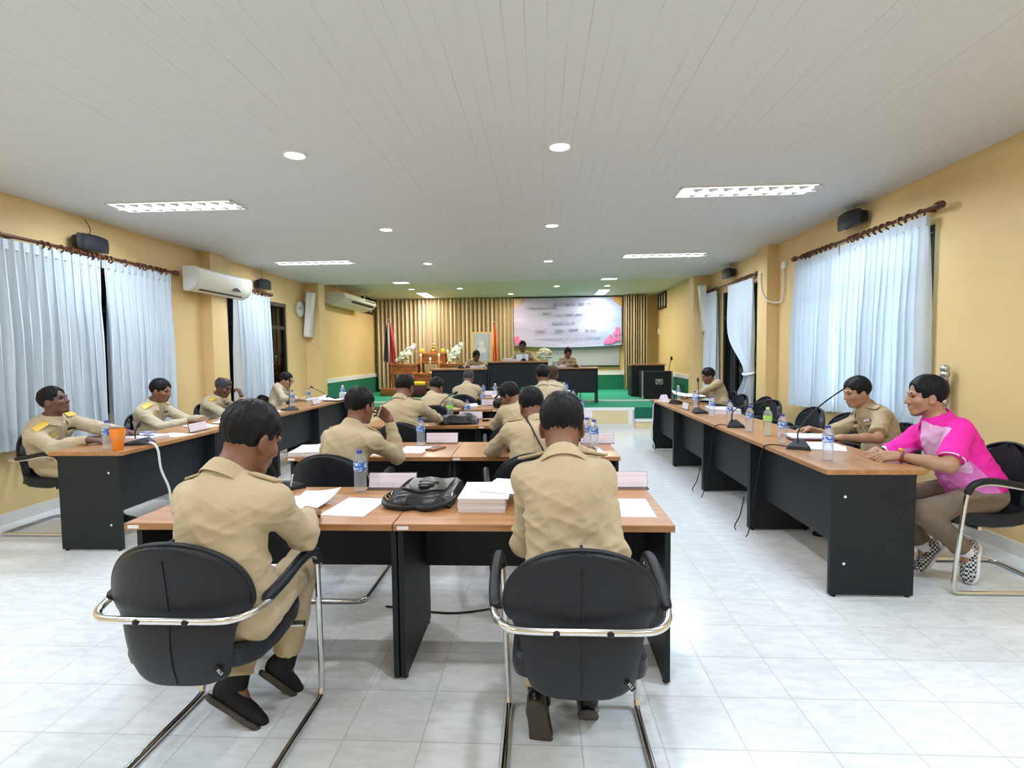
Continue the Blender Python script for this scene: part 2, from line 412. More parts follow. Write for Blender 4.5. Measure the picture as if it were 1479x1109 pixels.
struct('wall_front', MB().span((XL-.2, YE, 0), (XR+.2, YE+.15, 3.3)), M['wall'])
struct('trim_1', MB().span((XL, 7.28, 0), (-4.6, 7.62, CEIL)), M['wall'], label='square ochre pillar on the left wall behind the air conditioner')
struct('trim_2', MB().span((3.2, 7.64, 0), (XR, 7.96, CEIL)), M['wall'], label='square ochre pillar on the right wall')
struct('trim_3', MB().span((XL, 10.62, 0), (-4.46, 10.92, CEIL)), M['wall'], label='ochre pier left of the stage opening')
struct('trim_4', MB().span((3.04, 10.62, 0), (XR, 10.92, CEIL)), M['wall'], label='ochre pier right of the stage opening')
struct('baseboard_left', MB().span((XL, YB, 0), (XL+.012, YS, .10)), M['skirt'])
struct('baseboard_right', MB().span((XR-.012, YB, 0), (XR, YS, .10)), M['skirt'])
# green dado and white rail round the stage
for nm, lo, hi in (('trim_5', (XL, 10.93, SZ), (XL+.02, YE, .86)), ('trim_6', (XR-.02, 10.93, SZ), (XR, YE, .86)), ('trim_7', (XL, YE-.02, SZ), (XR, YE, .84))):
    struct(nm, MB().span(lo, hi), M['green_wall'], label='green carpet dado of the stage wall')
for nm, lo, hi in (('trim_8', (XL, 10.93, .86), (XL+.035, YE, .96)), ('trim_9', (XR-.035, 10.93, .86), (XR, YE, .96)), ('trim_10', (XL, YE-.035, .84), (XR, YE, .96))):
    struct(nm, MB().span(lo, hi), M['white'], label='white rail above the green dado')
# the stage
st = thing('stage', 'low stage with green carpet, white nosing and cream front panels', 'stage', (0, YS, 0)); st['kind'] = 'structure'
MB().span((XL, .02, 0), (XR, YE-YS, SZ-.002)).build('platform', M['white'], st, False)
MB().span((XL, 0.0, SZ-.002), (XR, 1.35, SZ+.006)).build('carpet', M['carpet'], st, False)
MB().span((XL, 1.38, SZ-.002), (XR, YE-YS, SZ+.03)).build('carpet', M['carpet'], st, False)
MB().span((XL, 1.34, SZ), (XR, 1.40, SZ+.034), bev=.006).build('nosing', M['white'], st, False, label='white step nosing')
MB().span((XL, -.012, .33), (1.86, .03, SZ+.004)).build('fascia', M['white'], st, False)
MB().span((XL, -.012, 0), (1.86, .03, .07)).build('fascia', M['skirt'], st, False)
x = XL+.05
while x < 1.74:
    x2 = min(x+1.62, 1.74); MB().span((x, -.004, .07), (x2, .03, .33)).build('front_panel', M['cream_panel'], st, False)
    MB().span((x2, -.012, .07), (x2+.08, .03, .33)).build('stile', M['white'], st, False); x = x2+.08
MB().span((1.86, -.01, .17), (XR, .03, SZ+.004)).build('riser', M['carpet_dark'], st, False)
MB().span((1.86, -.16, .0), (XR, .0, .13)).build('step', M['cream_panel'], st, False)
MB().span((1.86, -.18, .13), (XR, .0, .175), bev=.005).build('step_tread', M['white'], st, False)

# windows: frame bars and panes
def window(n, x, holes, outward):
    y0, y1, z0, z1 = holes; xc = x + outward*.06
    w = thing('window_%d' % n, 'dark framed window in the %s wall' % ('left' if outward < 0 else 'right'), 'window', (xc, (y0+y1)/2, z0)); w['kind'] = 'structure'
    hw = (y1-y0)/2; hh = z1-z0; mb = MB()
    for yy in (-hw+.03, hw-.03, -hw/3, hw/3): mb.box((0, yy, hh/2), (.07, .06, hh))
    for zz in (.03, hh-.03, hh-.45): mb.box((0, 0, zz), (.068, 2*hw, .06))
    mb.build('window_frame', M['frame_dark'], w, False)
    for k in (-1, 0, 1):
        MB().box((0, k*hw*2/3, (hh-.45)/2), (.006, hw*2/3-.06, hh-.52)).build('pane', M['glass'], w, False)
        MB().box((0, k*hw*2/3, hh-.24), (.006, hw*2/3-.06, .36)).build('pane', M['glass'], w, False)
window(1, XL, HL[0], -1); window(2, XL, HL[1], -1); window(3, XR, HR[0], 1); window(4, XR, HR[1], 1)
# a dark yard wall a few metres outside each side, so the panes look onto something real
for sx, nm in ((XL-3.2, 'neighbouring wall beyond the left windows'), (XR+4.2, 'neighbouring wall beyond the right windows')):
    o = MB().span((sx-.1, 2, -.4), (sx+.1, 14, 4.0)).build('yard_wall', simple('dark_masonry', (.045, .05, .05), .9, var=.5, scale=4), smooth=False); o['kind'] = 'structure'; o['label'] = nm
def vent(n, x, s):
    w = thing('window_%d' % n, 'small high louvre window beside the stage %s' % ('air conditioner' if s > 0 else 'drape'), 'window', (x, 14.52, 2.66)); w['kind'] = 'structure'
    mb = MB()
    for yy in (-.42, -.14, .14, .42): mb.box((s*.02, yy, .19), (.05, .05, .40))
    for zz in (0, .38): mb.box((s*.02, 0, zz), (.05, .88, .05))
    mb.build('window_frame', simple('brown_frame', (.05, .025, .012), .4), w, False)
    for k in (-1, 0, 1): MB().box((s*.008, k*.28, .19), (.012, .23, .34)).build('pane', M['ac_white'], w, False)  # opaque pale panes, the glow of lit glass is put into the colour
vent(5, XL, 1); vent(6, XR, -1)

# ------------------------------------------------------------------ ceiling lights
def fixture(fx, fy, label):
    t = thing('ceiling_light', label, 'ceiling light', (fx, fy, CEIL), 0, 'recessed louvre lights')
    mb = MB()
    for yy in (-.155, .155): mb.box((0, yy, -.006), (1.24, .02, .014))
    for xx in (-.61, .61): mb.box((xx, 0, -.006), (.02, .31, .014))
    mb.build('frame', M['white'], t, False)
    MB().box((0, 0, -.003), (1.2, .29, .005)).build('diffuser', M['lamp_panel'], t, False)
    lv = MB(); lv.box((0, 0, -.02), (1.2, .012, .022))
    for k in range(10):
        x0 = -.6 + .1333*k
        for y0 in (-.145, 0):
            a, b, c = (x0-.045, y0+.005), (x0+.045, y0+.005), (x0, y0+.09)
            if k: lv.prism([a, b, c], -.03, -.018)
    lv.build('louvre', M['louvre'], t, False)
M['lamp_panel'] = emit('lit_diffuser', (.96, .98, 1), 1.4)
for (fx, fy, lb) in ((-3.52, 5.09, 'louvred ceiling light near the left wall, the nearer one'), (-3.52, 8.30, 'louvred ceiling light near the left wall, the farther one'),
                     (1.92, 5.09, 'louvred ceiling light near the right wall, the nearer one'), (1.92, 8.30, 'louvred ceiling light near the right wall, the farther one')):
    fixture(fx, fy, lb)
def downlight(x, y, z, label, group):
    t = thing('downlight', label, 'downlight', (x, y, z), 0, group)
    MB().torus((0, 0, -.004), .078, .012, n=24).build('trim_ring', M['white'], t)
    MB().lathe([(.066, -.002), (.066, -.008)], n=24).build('lens', M['lamp_warm'], t)
nm = {0: 'nearest', 1: 'middle', 2: 'farthest'}
for i, (x, y) in enumerate(DOWN):
    downlight(x, y, CEIL, '%s of the three round downlights in the %s ceiling row' % (nm[i//2], 'left' if i % 2 == 0 else 'centre'), 'round downlights over the desks')
for (x, y), lb in zip(SDOWN, ('round stage downlight above the white orchids at far left', 'round stage downlight above the framed portrait', 'round stage downlight in front of the banner centre',
                              'small round stage downlight over the left edge of the banner', 'round stage downlight over the right end of the banner')):
    downlight(x, y, SCEIL, lb, 'round stage downlights')
for x, lb in ((-3.02, 'rectangular ceiling panel light over the altar side of the stage'), (1.68, 'rectangular ceiling panel light over the right of the banner')):
    t = thing('panel_light', lb, 'ceiling light', (x, 14.2, SCEIL)); MB().box((0, 0, -.005), (.32, 1.25, .01)).build('frame', M['white'], t, False)
    MB().box((0, 0, -.011), (.27, 1.17, .003)).build('diffuser', M['lamp_panel'], t, False)
for x, lb in ((-2.79, 'square surface light at the left of the ceiling edge above the stage front'), (1.42, 'square surface light at the right of the ceiling edge above the stage front')):
    t = thing('panel_light', lb, 'ceiling light', (x, 10.74, CEIL)); MB().box((0, 0, -.006), (.34, .24, .012)).build('frame', M['white'], t, False)
    MB().box((0, 0, -.014), (.30, .20, .004)).build('diffuser', M['lamp_bright'] if 'lamp_bright' in M else M['lamp_panel'], t, False)

# ------------------------------------------------------------------ curtains and rods (run along y beside a wall; s = +1 left wall, -1 right wall)
def rod(x, y0, y1, z, rings, label, s):
    t = thing('curtain_rod', label, 'curtain rod', (x, (y0+y1)/2, z), 0, 'turned wooden curtain rods')
    h = (y1-y0)/2
    MB().tube([(0, -h, 0), (0, h, 0)], .016, 12).build('pole', M['rod'], t)
    for e in (-1, 1):
        MB().lathe([(.012, 0), (.03, .015), (.034, .04), (.022, .06), (.03, .075), (.012, .10), (.002, .105)], (0, e*h, 0), 14, rot_to((0, e, 0))).build('finial', M['rod'], t)
        MB().box((-s*.045, e*(h-.12), 0), (.09, .025, .03)).build('bracket', M['rod'], t)
    for y in rings: MB().torus((0, y-(y0+y1)/2, -.018), .036, .008, Matrix.Rotation(PI/2, 3, 'X') @ Matrix.Rotation(.15*math.sin(y*40), 3, 'X'), 14, 6).build('ring', M['rod'], t)
def curtain(x, a, b, z0, z1, pleats, label, seed, amp=.058, waist=None, group=None):
    """pleated drape from y=a to y=b; waist = (z, y, width) gathers it there"""
    rnd = random.Random(seed); ph = [rnd.uniform(0, 6.28) for _ in range(6)]
    cy = (a+b)/2
    t = thing('curtain', label, 'curtain', (x, cy, z0), 0, group)
    H = z1-z0
    def fn(u, v):
        z = v*H; w = b-a; y = a-cy + u*w
        d = 1-v
        k = pleats*u*2*PI + .8*math.sin(3*u*PI+ph[0])*d + .5*math.sin(9*u+ph[4])
        am = amp*(.38+.62*min(1, d*2.2))
        xx = am*(math.sin(k) + .35*math.sin(1.7*k+ph[1]+2*d) * d)
        y += .012*math.sin(k*2)+.05*math.sin(u*7+ph[2])*d*d*math.sin(PI*u)
        if waist:
            zw, yw, ww = waist; g = math.exp(-((z0+z-zw)/.42)**2) if z0+z > zw else math.exp(-((z0+z-zw)/.5)**2)
            tgt = yw-cy + (u-.5)*ww
            y = y*(1-g)+tgt*g; xx = xx*(1-g*.3) + .03*g*math.sin(u*PI)
        z += .012*math.sin(k)*(1-v)*.6
        return (xx, y, z)
    MB().grid(fn, pleats*12, 34, .004).build('fabric', M['curtain'], t)
    mb = MB().grid(lambda u, v: (.030*(abs(math.sin(pleats*u*PI))**.5)-.012+.0, a-cy+u*(b-a), H-.085+v*.085), pleats*10, 2, .012)
    mb.build('heading', M['curtain'], t)
    return t
rod(-4.66, 4.42, 6.6, 2.555, [4.8, 4.86, 5.0, 5.1, 5.2, 5.3, 5.36, 5.42, 5.55, 5.6, 5.8, 6.0, 6.05, 6.1, 6.2, 6.3, 6.36, 6.44], 'turned wood curtain rod above the near left window', 1)
curtain(-4.66, 4.2, 5.46, .66, 2.52, 13, 'pale blue curtain at the left edge of the picture, nearer of the left pair', 3, group='pale blue curtains')
curtain(-4.66, 5.50, 6.56, .66, 2.52, 11, 'pale blue curtain on the left wall behind the grey haired man', 8, group='pale blue curtains')
rod(-4.66, 8.0, 9.02, 2.545, [8.1, 8.2, 8.35, 8.5, 8.62, 8.75, 8.85, 8.93], 'short wooden curtain rod half hidden behind the wall air conditioner', 1)
curtain(-4.66, 7.95, 9.0, .5, 2.50, 8, 'single pale blue curtain beyond the left pillar', 5, group='pale blue curtains')
rod(3.26, 4.58, 6.93, 2.625, [4.75, 4.9, 4.98, 5.15, 5.25, 5.34, 5.43, 5.52, 5.62, 5.66, 5.7, 5.76, 6.1, 6.2, 6.3, 6.4, 6.5, 6.58, 6.66, 6.74], 'turned wood curtain rod over the bright right window', -1)
curtain(3.26, 4.66, 5.93, .80, 2.58, 14, 'wide pale blue curtain behind the two men at the right', 13, group='pale blue curtains')
curtain(3.26, 5.98, 6.95, .78, 2.58, 9, 'narrower pale blue curtain beside the right pillar', 17, group='pale blue curtains')
rod(3.26, 8.18, 10.46, 2.62, [8.3, 8.4, 8.5, 8.6, 8.7, 8.8, 8.9, 9.0, 9.9, 10.0, 10.1, 10.2, 10.3, 10.38], 'wooden curtain rod over the far right window', -1)
curtain(3.24, 8.22, 9.25, .50, 2.57, 8, 'pale blue curtain tied back beside the far right window', 23, waist=(1.12, 8.36, .22), group='pale blue curtains')
curtain(3.24, 9.86, 10.44, .50, 2.57, 5, 'narrow pale blue curtain hanging at the far side of the far right window', 29, group='pale blue curtains')
t = thing('tieback', 'white tieback around the gathered far right curtain', 'tieback', (3.24, 8.36, 1.12)); MB().tube([(.06*math.cos(a), .14*math.sin(a), .02*math.cos(a)) for a in [k*PI/10 for k in range(20)]], .02, 8, closed=True).build('band', M['blank'], t)
for (y, z, lb) in ((4.47, 1.30, 'crumpled silver tassel hanging on the wall by the near right curtain'), (8.06, .95, 'silver tassel strip hanging beside the tied far right curtain')):
    mb = MB(); rr = random.Random(4)
    for k in range(7): mb.ball((rr.uniform(-.01, .01), rr.uniform(-.02, .02), -.045*k), (.035, .035, .035), 8)
    for k in range(9): mb.tube(smooth_path([(0, 0, .02), (rr.uniform(-.03, .03), rr.uniform(-.04, .04), -.16), (rr.uniform(-.03, .03), rr.uniform(-.04, .04), -.36)], 4), .006, 6)
    tag(mb.build('tassel', M['steel'], loc=(3.29, y, z)), lb, 'tassel')

# ------------------------------------------------------------------ things on the walls
def wall_speaker(x, y, z, s, label):
    t = thing('wall_speaker', label, 'speaker', (x, y, z), 0, 'small black wall speakers')
    def fn(u, v):
        a = (u-.5)*2; b = (v-.5)*2
        return (s*(.10+.035*(1-a*a)*(1-b*b*.3)), a*.20*(1-.06*b*b), b*.085*(1-.12*a*a))
    mb = MB().grid(fn, 14, 8, .012); mb.box((s*.06, 0, 0), (.11, .36, .13), bev=.03); mb.build('cabinet', M['plastic'], t)
    MB().grid(lambda u, v: (s*(.104+.038*(1-(2*u-1)**2)*(1-.3*(2*v-1)**2)), (2*u-1)*.17, (2*v-1)*.065), 12, 6, .004).build('grille', M['speaker_cone'], t)
    MB().box((s*.0, 0, .03), (.06, .05, .08)).tube(smooth_path([(s*.03, .02, .08), (s*.02, .06, .16), (s*.02, .0, .25)], 5), .004, 6).build('bracket', M['plastic'], t)
for a in ((-4.72, 5.35, 2.66, 1, 'black wall speaker above the near left curtains'), (-4.72, 8.82, 2.69, 1, 'black wall speaker beyond the left air conditioner'),
          (3.32, 5.72, 2.80, -1, 'black wall speaker above the near right curtain'), (3.32, 9.3, 2.79, -1, 'black wall speaker above the far right window')): wall_speaker(*a)
def column_speaker(x, y, s, label):
    t = thing('column_speaker', label, 'speaker', (x, y, 2.3), 0, 'tall white column speakers')
    R = Matrix.Rotation(s*.1, 3, 'Y')
    MB().box((0, 0, 0), (.13, .17, .90), R, bev=.012).build('cabinet', M['ac_white'], t); MB().box(R @ Vector((.0, -.088, 0)), (.10, .006, .84), R).build('grille', M['white'], t)
    MB().box((-s*.08, 0, .3), (.06, .04, .05)).build('bracket', M['steel'], t)
column_speaker(-4.60, 10.48, 1, 'white column speaker on the pier left of the stage'); column_speaker(3.20, 10.48, -1, 'white column speaker on the pier right of the stage')
t = thing('wall_clock', 'round wall clock with cream face on the left wall', 'clock', (XL+.02, 10.30, 2.40)); R = Matrix.Rotation(PI/2, 3, 'Y')
MB().lathe([(.155, -.018), (.165, 0), (.158, .03), (.142, .03), (.140, .018)], (0,0,0), 32, R).build('case', M['brass'] if 0 else simple('cream_clock_case', (.50, .50, .30), .4), t)
MB().lathe([(.142, .0), (.142, .02)], (0,0,0), 32, R).build('face', M['white'], t)
hb = MB().box((.026, -.03, .02), (.004, .08, .008), Matrix.Rotation(.6, 3, 'X')); hb.box((.026, .03, .01), (.004, .09, .006), Matrix.Rotation(-.2, 3, 'X')); hb.build('hands', M['plastic'], t)
# near air conditioner: rounded split unit
def ac_profile():
    return [(0, -.15), (.05, -.165), (.15, -.12), (.20, -.05), (.215, .04), (.205, .12), (.17, .15), (0, .15)]
t = thing('air_conditioner', 'cream split air conditioner mounted on the left wall pillar', 'air conditioner', (-4.60, 7.33, 2.50))
def acb(prof, y0, y1):
    n = len(prof); V = [(x, y0, z) for x, z in prof] + [(x, y1, z) for x, z in prof]
    return MB().add(V, [tuple(range(n-1, -1, -1)), tuple(range(n, 2*n))] + [(k, (k+1) % n, (k+1) % n+n, k+n) for k in range(n)])
acb(ac_profile(), -.60, .60).build('body', M['ac'], t, True)
acb([(x*1.012+.001, z*1.02) for x, z in ac_profile()], -.64, -.60).build('end_cap', M['ac_white'], t); acb([(x*1.012+.001, z*1.02) for x, z in ac_profile()], .60, .64).build('end_cap', M['ac_white'], t)
MB().box((.125, 0, -.135), (.012, 1.0, .02), Matrix.Rotation(.42, 3, 'Y')).build('air_slot', M['plastic'], t)
MB().prism([(-.10, 0), (.14, 0), (.06, .05), (-.01, .05)], 0, .004).xf(Matrix.Translation((.212, .20, -.085)) @ Matrix(((0,0,1,0),(1,0,0,0),(0,1,0,0),(0,0,0,1)))).build('display', M['plastic'], t)
# stage air conditioner hung under the ceiling
t = thing('air_conditioner', 'long ceiling hung air conditioner on the left of the stage', 'air conditioner', (-4.42, 12.65, 2.74))
p2 = [(-.28, .12), (-.28, -.10), (-.10, -.16), (.12, -.10), (.24, .0), (.22, .10)]
acb(p2, -1.3, .9).build('body', M['ac_white'], t, False)
MB().box((.205, .0, -.045), (.012, 1.5, .05), Matrix.Rotation(.85, 3, 'Y')).box((.22, .45, .05), (.02, .8, .05)).build('grille', M['speaker_cone'], t)
for y in (-1.1, .7): MB().tube([(0, y, .1), (0, y, .34)], .01, 8).build('hanger', M['steel'], t)
# socket and looping cable on the right pillar
t = thing('wall_socket', 'small white box on the right wall above a looping white cable', 'socket', (3.33, 7.42, 2.62)); MB().box((0, 0, 0), (.04, .10, .10), bev=.008).build('box', M['white'], t, False)
tag(MB().tube(smooth_path([(3.325, 7.42, 2.57), (3.325, 7.43, 2.2), (3.31, 7.52, 2.13), (3.19, 7.62, 2.17), (3.19, 7.80, 2.35), (3.19, 7.82, 2.58)], 8), .011, 8).build('cable', M['cable_white']), 'white cable looping from the small box to the right pillar', 'cable')
t = thing('switch_plate', 'small white switch box high on the right stage wall', 'switch', (3.335, 14.95, 2.05)); MB().box((0, 0, 0), (.03, .12, .18)).build('plate', M['white'], t, False); MB().box((-.02, 0, .02), (.015, .05, .05)).build('switch', M['ac'], t, False)
tag(MB().tube(smooth_path([(3.335, 11.4, 1.9), (3.335, 11.42, 1.2), (3.335, 11.5, .97)], 6), .008, 6).build('cable', M['cable_white']), 'thin cable running down the right stage wall', 'cable')
# ------------------------------------------------------------------ stage furnishings
def drape(name, x0, x1, y, z0, z1, folds, label, seed, amp=.075):
    rnd = random.Random(seed); p = rnd.uniform(0, 6)
    def fn(u, v):
        k = folds*u*2*PI + .7*math.sin(11*u+p)
        return ((x0+u*(x1-x0)), y+amp*math.sin(k)+.018*math.sin(2.3*k+p), z0+v*(z1-z0))
    o = MB().grid(fn, folds*10, 6, .004).build(name, M['drape']); tag(o, label, 'stage drape', 'beige stage drapes'); return o
drape('stage_drape', -4.68, -.72, 15.12, .50, 3.07, 34, 'wide beige pleated drape covering the far wall behind the altar', 1)
drape('stage_drape', 2.38, 3.0, 14.9, .46, 3.07, 9, 'narrow beige pleated drape at the right end of the banner', 2)
# pelmet band over the banner, grey board under it
tag(MB().span((-.72, 15.20, 2.98), (2.36, 15.26, 3.07)).build('curtain_rail', M['frame_dark'], smooth=False), 'dark rail along the ceiling above the banner', 'rail')
wb = thing('whiteboard', 'grey board on the far wall below the hanging banner', 'board', (.92, 15.245, 1.10)); MB().box((.25, .024, .48), (2.25, .06, .96)).build('panel', simple('grey_board', (.42, .43, .45), .4), wb, False); MB().box((.25, -.02, .0), (2.27, .03, .03)).build('ledge', M['frame_dark'], wb, False)
# banner
def m_banner():
    t = NT('banner_vinyl'); c = t.coord(); x, y, z = t.sep(c)
    n = t.noise(c, 1.6, 3)
    fx = t.math('ADD', t.math('MULTIPLY_ADD', x, .28, .40), t.math('MULTIPLY_ADD', n, .5, -.25), clamp=True)
    col = t.mix(fx, (.50, .41, .60), (.27, .42, .68))
    t.base(t.mix(t.math('MULTIPLY', t.noise(c, 5, 4), .30), col, (.62, .62, .72)))
    t.set(Roughness=.45); nn = t.noise(t.scale(c, (1.5, 1, 3)), 2.4, 4); t.bump(nn, .35, .05); return t.m
M['banner'] = m_banner()
bn = thing('banner', 'wide pale lilac and blue vinyl banner with pink flowers hung on the far wall', 'banner', (.82, 15.10, 1.70))
BW, BH = 1.52, 1.34
def bfn(u, v):
    x = (u-.5)*2*BW; z = v*BH - .10*math.sin(PI*u)**.7*(1-v)*.6 + (.12*(1-v)*(1-u)*0)
    return (x, -.012*math.sin(9*u+3*v)-.008*math.sin(17*v+4*u), z)
MB().grid(bfn, 40, 16, .004).build('sheet', M['banner'], bn)
for cx, cz, a in ((-BW, BH, 0), (BW, BH, 1)):
    mb = MB(); s = 1 if a == 0 else -1
    mb.add([(cx, -.03, cz), (cx+s*.30, -.03, cz), (cx+s*.24, -.032, cz-.10), (cx+s*.10, -.032, cz-.22), (cx, -.03, cz-.28)], [(0,1,2,3,4)]); mb.build('corner_print', simple('ochre_corner_print', (.55, .30, .12), .4, var=.4, scale=14), bn, False)
rr = random.Random(9)
for sx, n, w, h in ((-1, 12, .16, .30), (1, 30, .42, .48)):
    for k in range(n):
        a = rr.random(); b = rr.random()*(1-a)
        x = sx*(BW-.05-a*w); z = .06+b*h; r = rr.uniform(.035, .06); mb = MB()
        for j in range(5):
            an = j*2*PI/5+rr.random(); mb.ball((x+r*.7*math.cos(an), -.035, z+r*.7*math.sin(an)), (r*.5, .004, r*.5), 8)
        mb.build('flower_print', M['petal_pink'], bn)
# the handwriting-like rows of dark lettering (too blurred in the photograph to read)
def scribble(x0, x1, z, h, seed, parent, dens=.75, y=-.028):
    r2 = random.Random(seed); mb = MB(); x = x0
    while x < x1:
        w = h*r2.uniform(.45, .7)
        if r2.random() < dens:
            k = r2.randrange(4)
            pts = {0: [(0,0),(0,1),(.7,1),(.9,.8),(.9,0)], 1: [(0,.2),(.2,0),(.2,.9),(.8,1),(.9,0)], 2: [(.1,1),(0,.5),(.3,0),(.8,.1),(.8,1)], 3: [(0,0),(.1,.8),(.5,1),(.5,0),(.9,.1),(.9,1)]}[k]
            mb.tube([(x+a*w*.8, y, z+b*h*.8) for a, b in pts], h*.05, 5)
            if r2.random() < .3: mb.tube([(x, y, z+h*1.05), (x+w*.6, y, z+h*1.15)], h*.06, 5)
        x += w
    mb.build('lettering', M['ink'], parent)
M['ink'] = simple('banner_ink', (.22, .22, .30), .5)
for args in ((-.45, .9, 1.10, .11, 1), (-1.2, -.3, 1.02, .07, 6), (-.75, -.45, .86, .085, 2), (-.30, .45, .82, .075, 3), (-.42, -.12, .58, .09, 4), (-.05, .18, .58, .10, 12), (-.90, -.62, .36, .095, 5), (-.35, -.12, .36, .10, 7), (0, .32, .40, .08, 8), (.5, .85, .37, .07, 9), (-.9, .9, .16, .05, 10)):
    scribble(*args[:5], bn, .8)
# portrait: plain pale stand-in picture
pf = thing('framed_picture', 'gilt framed portrait picture leaning on an easel beside the orange flag', 'picture', (-1.56, 14.45, 1.22)); Rt = Matrix.Rotation(-.06, 3, 'X')
mb = MB()
for x in (-.24, .24): mb.box((x, 0, .42), (.05, .035, .88), Rt)
for z in (0, .84): mb.box(Rt @ Vector((0, 0, z)), (.50, .035, .05), Rt)
mb.build('frame', simple('gilt_frame', (.62, .42, .14), .35, .4), pf, False)
MB().box((0, .0, .42), (.44, .012, .80), Rt).build('picture_panel', simple('pale_blue_print', (.36, .40, .47), .35, var=.3, scale=8), pf, False)
mb = MB(); mb.ball((0, -.01, .52), (.07, .004, .09), 12); mb.ball((0, -.01, .26), (.14, .004, .22), 12); mb.build('figure_print', simple('cream_print', (.60, .58, .55), .4), pf)
es = thing('easel', 'wooden easel holding the framed portrait picture', 'easel', (-1.56, 14.55, SZ+.03))
for x in (-.2, .2): MB().tube([(x*1.2, -.08, 0), (x*.6, .03, 1.5)], .015, 8).build('leg', M['altar'], es)
MB().tube([(0, .42, 0), (0, .08, 1.4)], .015, 8).build('leg', M['altar'], es); MB().box((0, -.06, .775), (.55, .05, .03)).build('ledge', M['altar'], es)
# flags on poles
def flag(x, y, z0, z1, bands, label, seed, wdt):
    t = thing('flag', label, 'flag', (x, y, SZ+.03)); h0 = z0-SZ-.03; h1 = z1-SZ-.03
    MB().tube([(0, 0, 0), (0, 0, h1+.06)], .014, 8).build('pole', M['rod'], t); MB().lathe([(.13, 0), (.13, .03), (.03, .07), (.02, .12)], n=16).build('base', M['rod'], t); MB().ball((0, 0, h1+.09), .03, 10).build('finial', M['brass'], t)
    nb = len(bands)
    for i, (m, w0, w1) in enumerate(bands):
        def fn(u, v, w0=w0, w1=w1):
            q = w0+(w1-w0)*u
            sp = (.25+.75*(1-v)**.6)
            a = q*6+1.5*v
            return (.02+(q-.45)*wdt*sp, -.03-.05*math.sin(a*2.2+seed)*sp, h0+(h1-h0)*v - .14*q*(1-v))
        MB().grid(fn, 8, 12, .004).build('cloth_band', m, t)
mr, mwht, mb_ = m_cloth('flag_red', (.36, .015, .03)), m_cloth('flag_white', (.66, .64, .64)), m_cloth('flag_navy', (.02, .022, .05))
flag(-4.03, 14.1, 1.32, 2.34, [(mb_, 0, .26), (mwht, .26, .48), (mr, .48, .72), (mwht, .72, .80), (mr, .80, 1)], 'furled red, white and blue national flag on a pole at far left of the stage', 1, .36)
flag(-1.20, 14.3, 1.0, 2.24, [(M['flag_orange'], 0, 1)], 'furled plain orange flag on a pole beside the framed picture', 2, .16)
# altar tables
def altar(x, y, w, d, h, label, shelf=.1):
    t = thing('altar_table', label, 'table', (x, y, SZ+.03), 0, 'varnished altar tables')
    MB().box((0, 0, h-.025), (w, d, .05), bev=.012).build('tabletop', M['altar'], t); 
    mb = MB(); mb.box((0, -d/2+.04, h-.16), (w-.1, .025, .20))
    for k in range(5): mb.ball((-w/2+.12+(w-.24)*k/4, -d/2+.028, h-.26), (.07, .012, .04), 10)
    mb.build('apron', M['altar'], t)
    for sx in (-1, 1):
        for sy in (-1, 1): MB().tube(smooth_path([(sx*(w/2-.05), sy*(d/2-.05), h-.05), (sx*(w/2-.035), sy*(d/2-.035), h*.7), (sx*(w/2-.07), sy*(d/2-.07), h*.3), (sx*(w/2-.03), sy*(d/2-.03), 0)], 4), [.035]*13, 10).build('leg', M['altar'], t)
        MB().ball((sx*(w/2-.02), 0, h+.0), (.05, d/2, .035), 12).build('scroll_end', M['altar'], t)
    return t
altar(-3.60, 14.10, .74, .42, .82, 'left low altar table with carved apron under white orchids')
altar(-2.28, 14.10, .76, .42, .82, 'right low altar table with carved apron under white orchids')
altar(-2.88, 14.35, .72, .42, 1.10, 'tallest central altar table behind the candlesticks')
altar(-2.90, 13.75, .80, .40, .58, 'low front altar table before the central one')
def orchids(x, y, z, label, seed, s=1):
    r2 = random.Random(seed); t = thing('flower_arrangement', label, 'flowers', (x, y, z), 0, 'white orchid arrangements')
    MB().lathe([(.05, 0), (.03, .02), (.045, .05), (.075, .10), (.07, .105)], n=16).build('bowl', M['petal_cream'], t)
    mb = MB(); 
    for k in range(6): mb.tube(smooth_path([(0, 0, .09), (r2.uniform(-.06, .06), 0, .2), (r2.uniform(-.12, .16)*s, r2.uniform(-.05, .05), .36)], 4), .005, 5)
    for k in range(8):
        a = r2.uniform(0, 6.28); mb.ball((.06*math.cos(a), .05*math.sin(a), .12), (.05, .02, .012), 8, Matrix.Rotation(a, 3, 'Z'))
    mb.build('stems', M['leaf'], t)
    for k in range(34):
        u = r2.random(); x_ = s*(-.16+.42*u)+r2.uniform(-.05, .05); z_ = .14+.30*u*(1 if s else 1)+r2.uniform(-.07, .07); y_ = r2.uniform(-.09, .05)
        mb = MB(); r = r2.uniform(.045, .062); R = Matrix.Rotation(r2.uniform(-.6, .6), 3, 'Z') @ Matrix.Rotation(r2.uniform(-.5, .5), 3, 'X')
        for j in range(5):
            an = j*2*PI/5; mb.ball(Vector((x_, y_, z_))+R @ Vector((r*.6*math.cos(an), 0, r*.6*math.sin(an))), (r*.55, .008, r*.55), 8, R)
        mb.build('blossom', M['petal'], t)
orchids(-3.60, 14.05, SZ+.03+.82, 'white orchids leaning right on the left altar table', 3, 1)
orchids(-2.28, 14.05, SZ+.03+.82, 'white orchids leaning right on the right altar table', 5, .7)
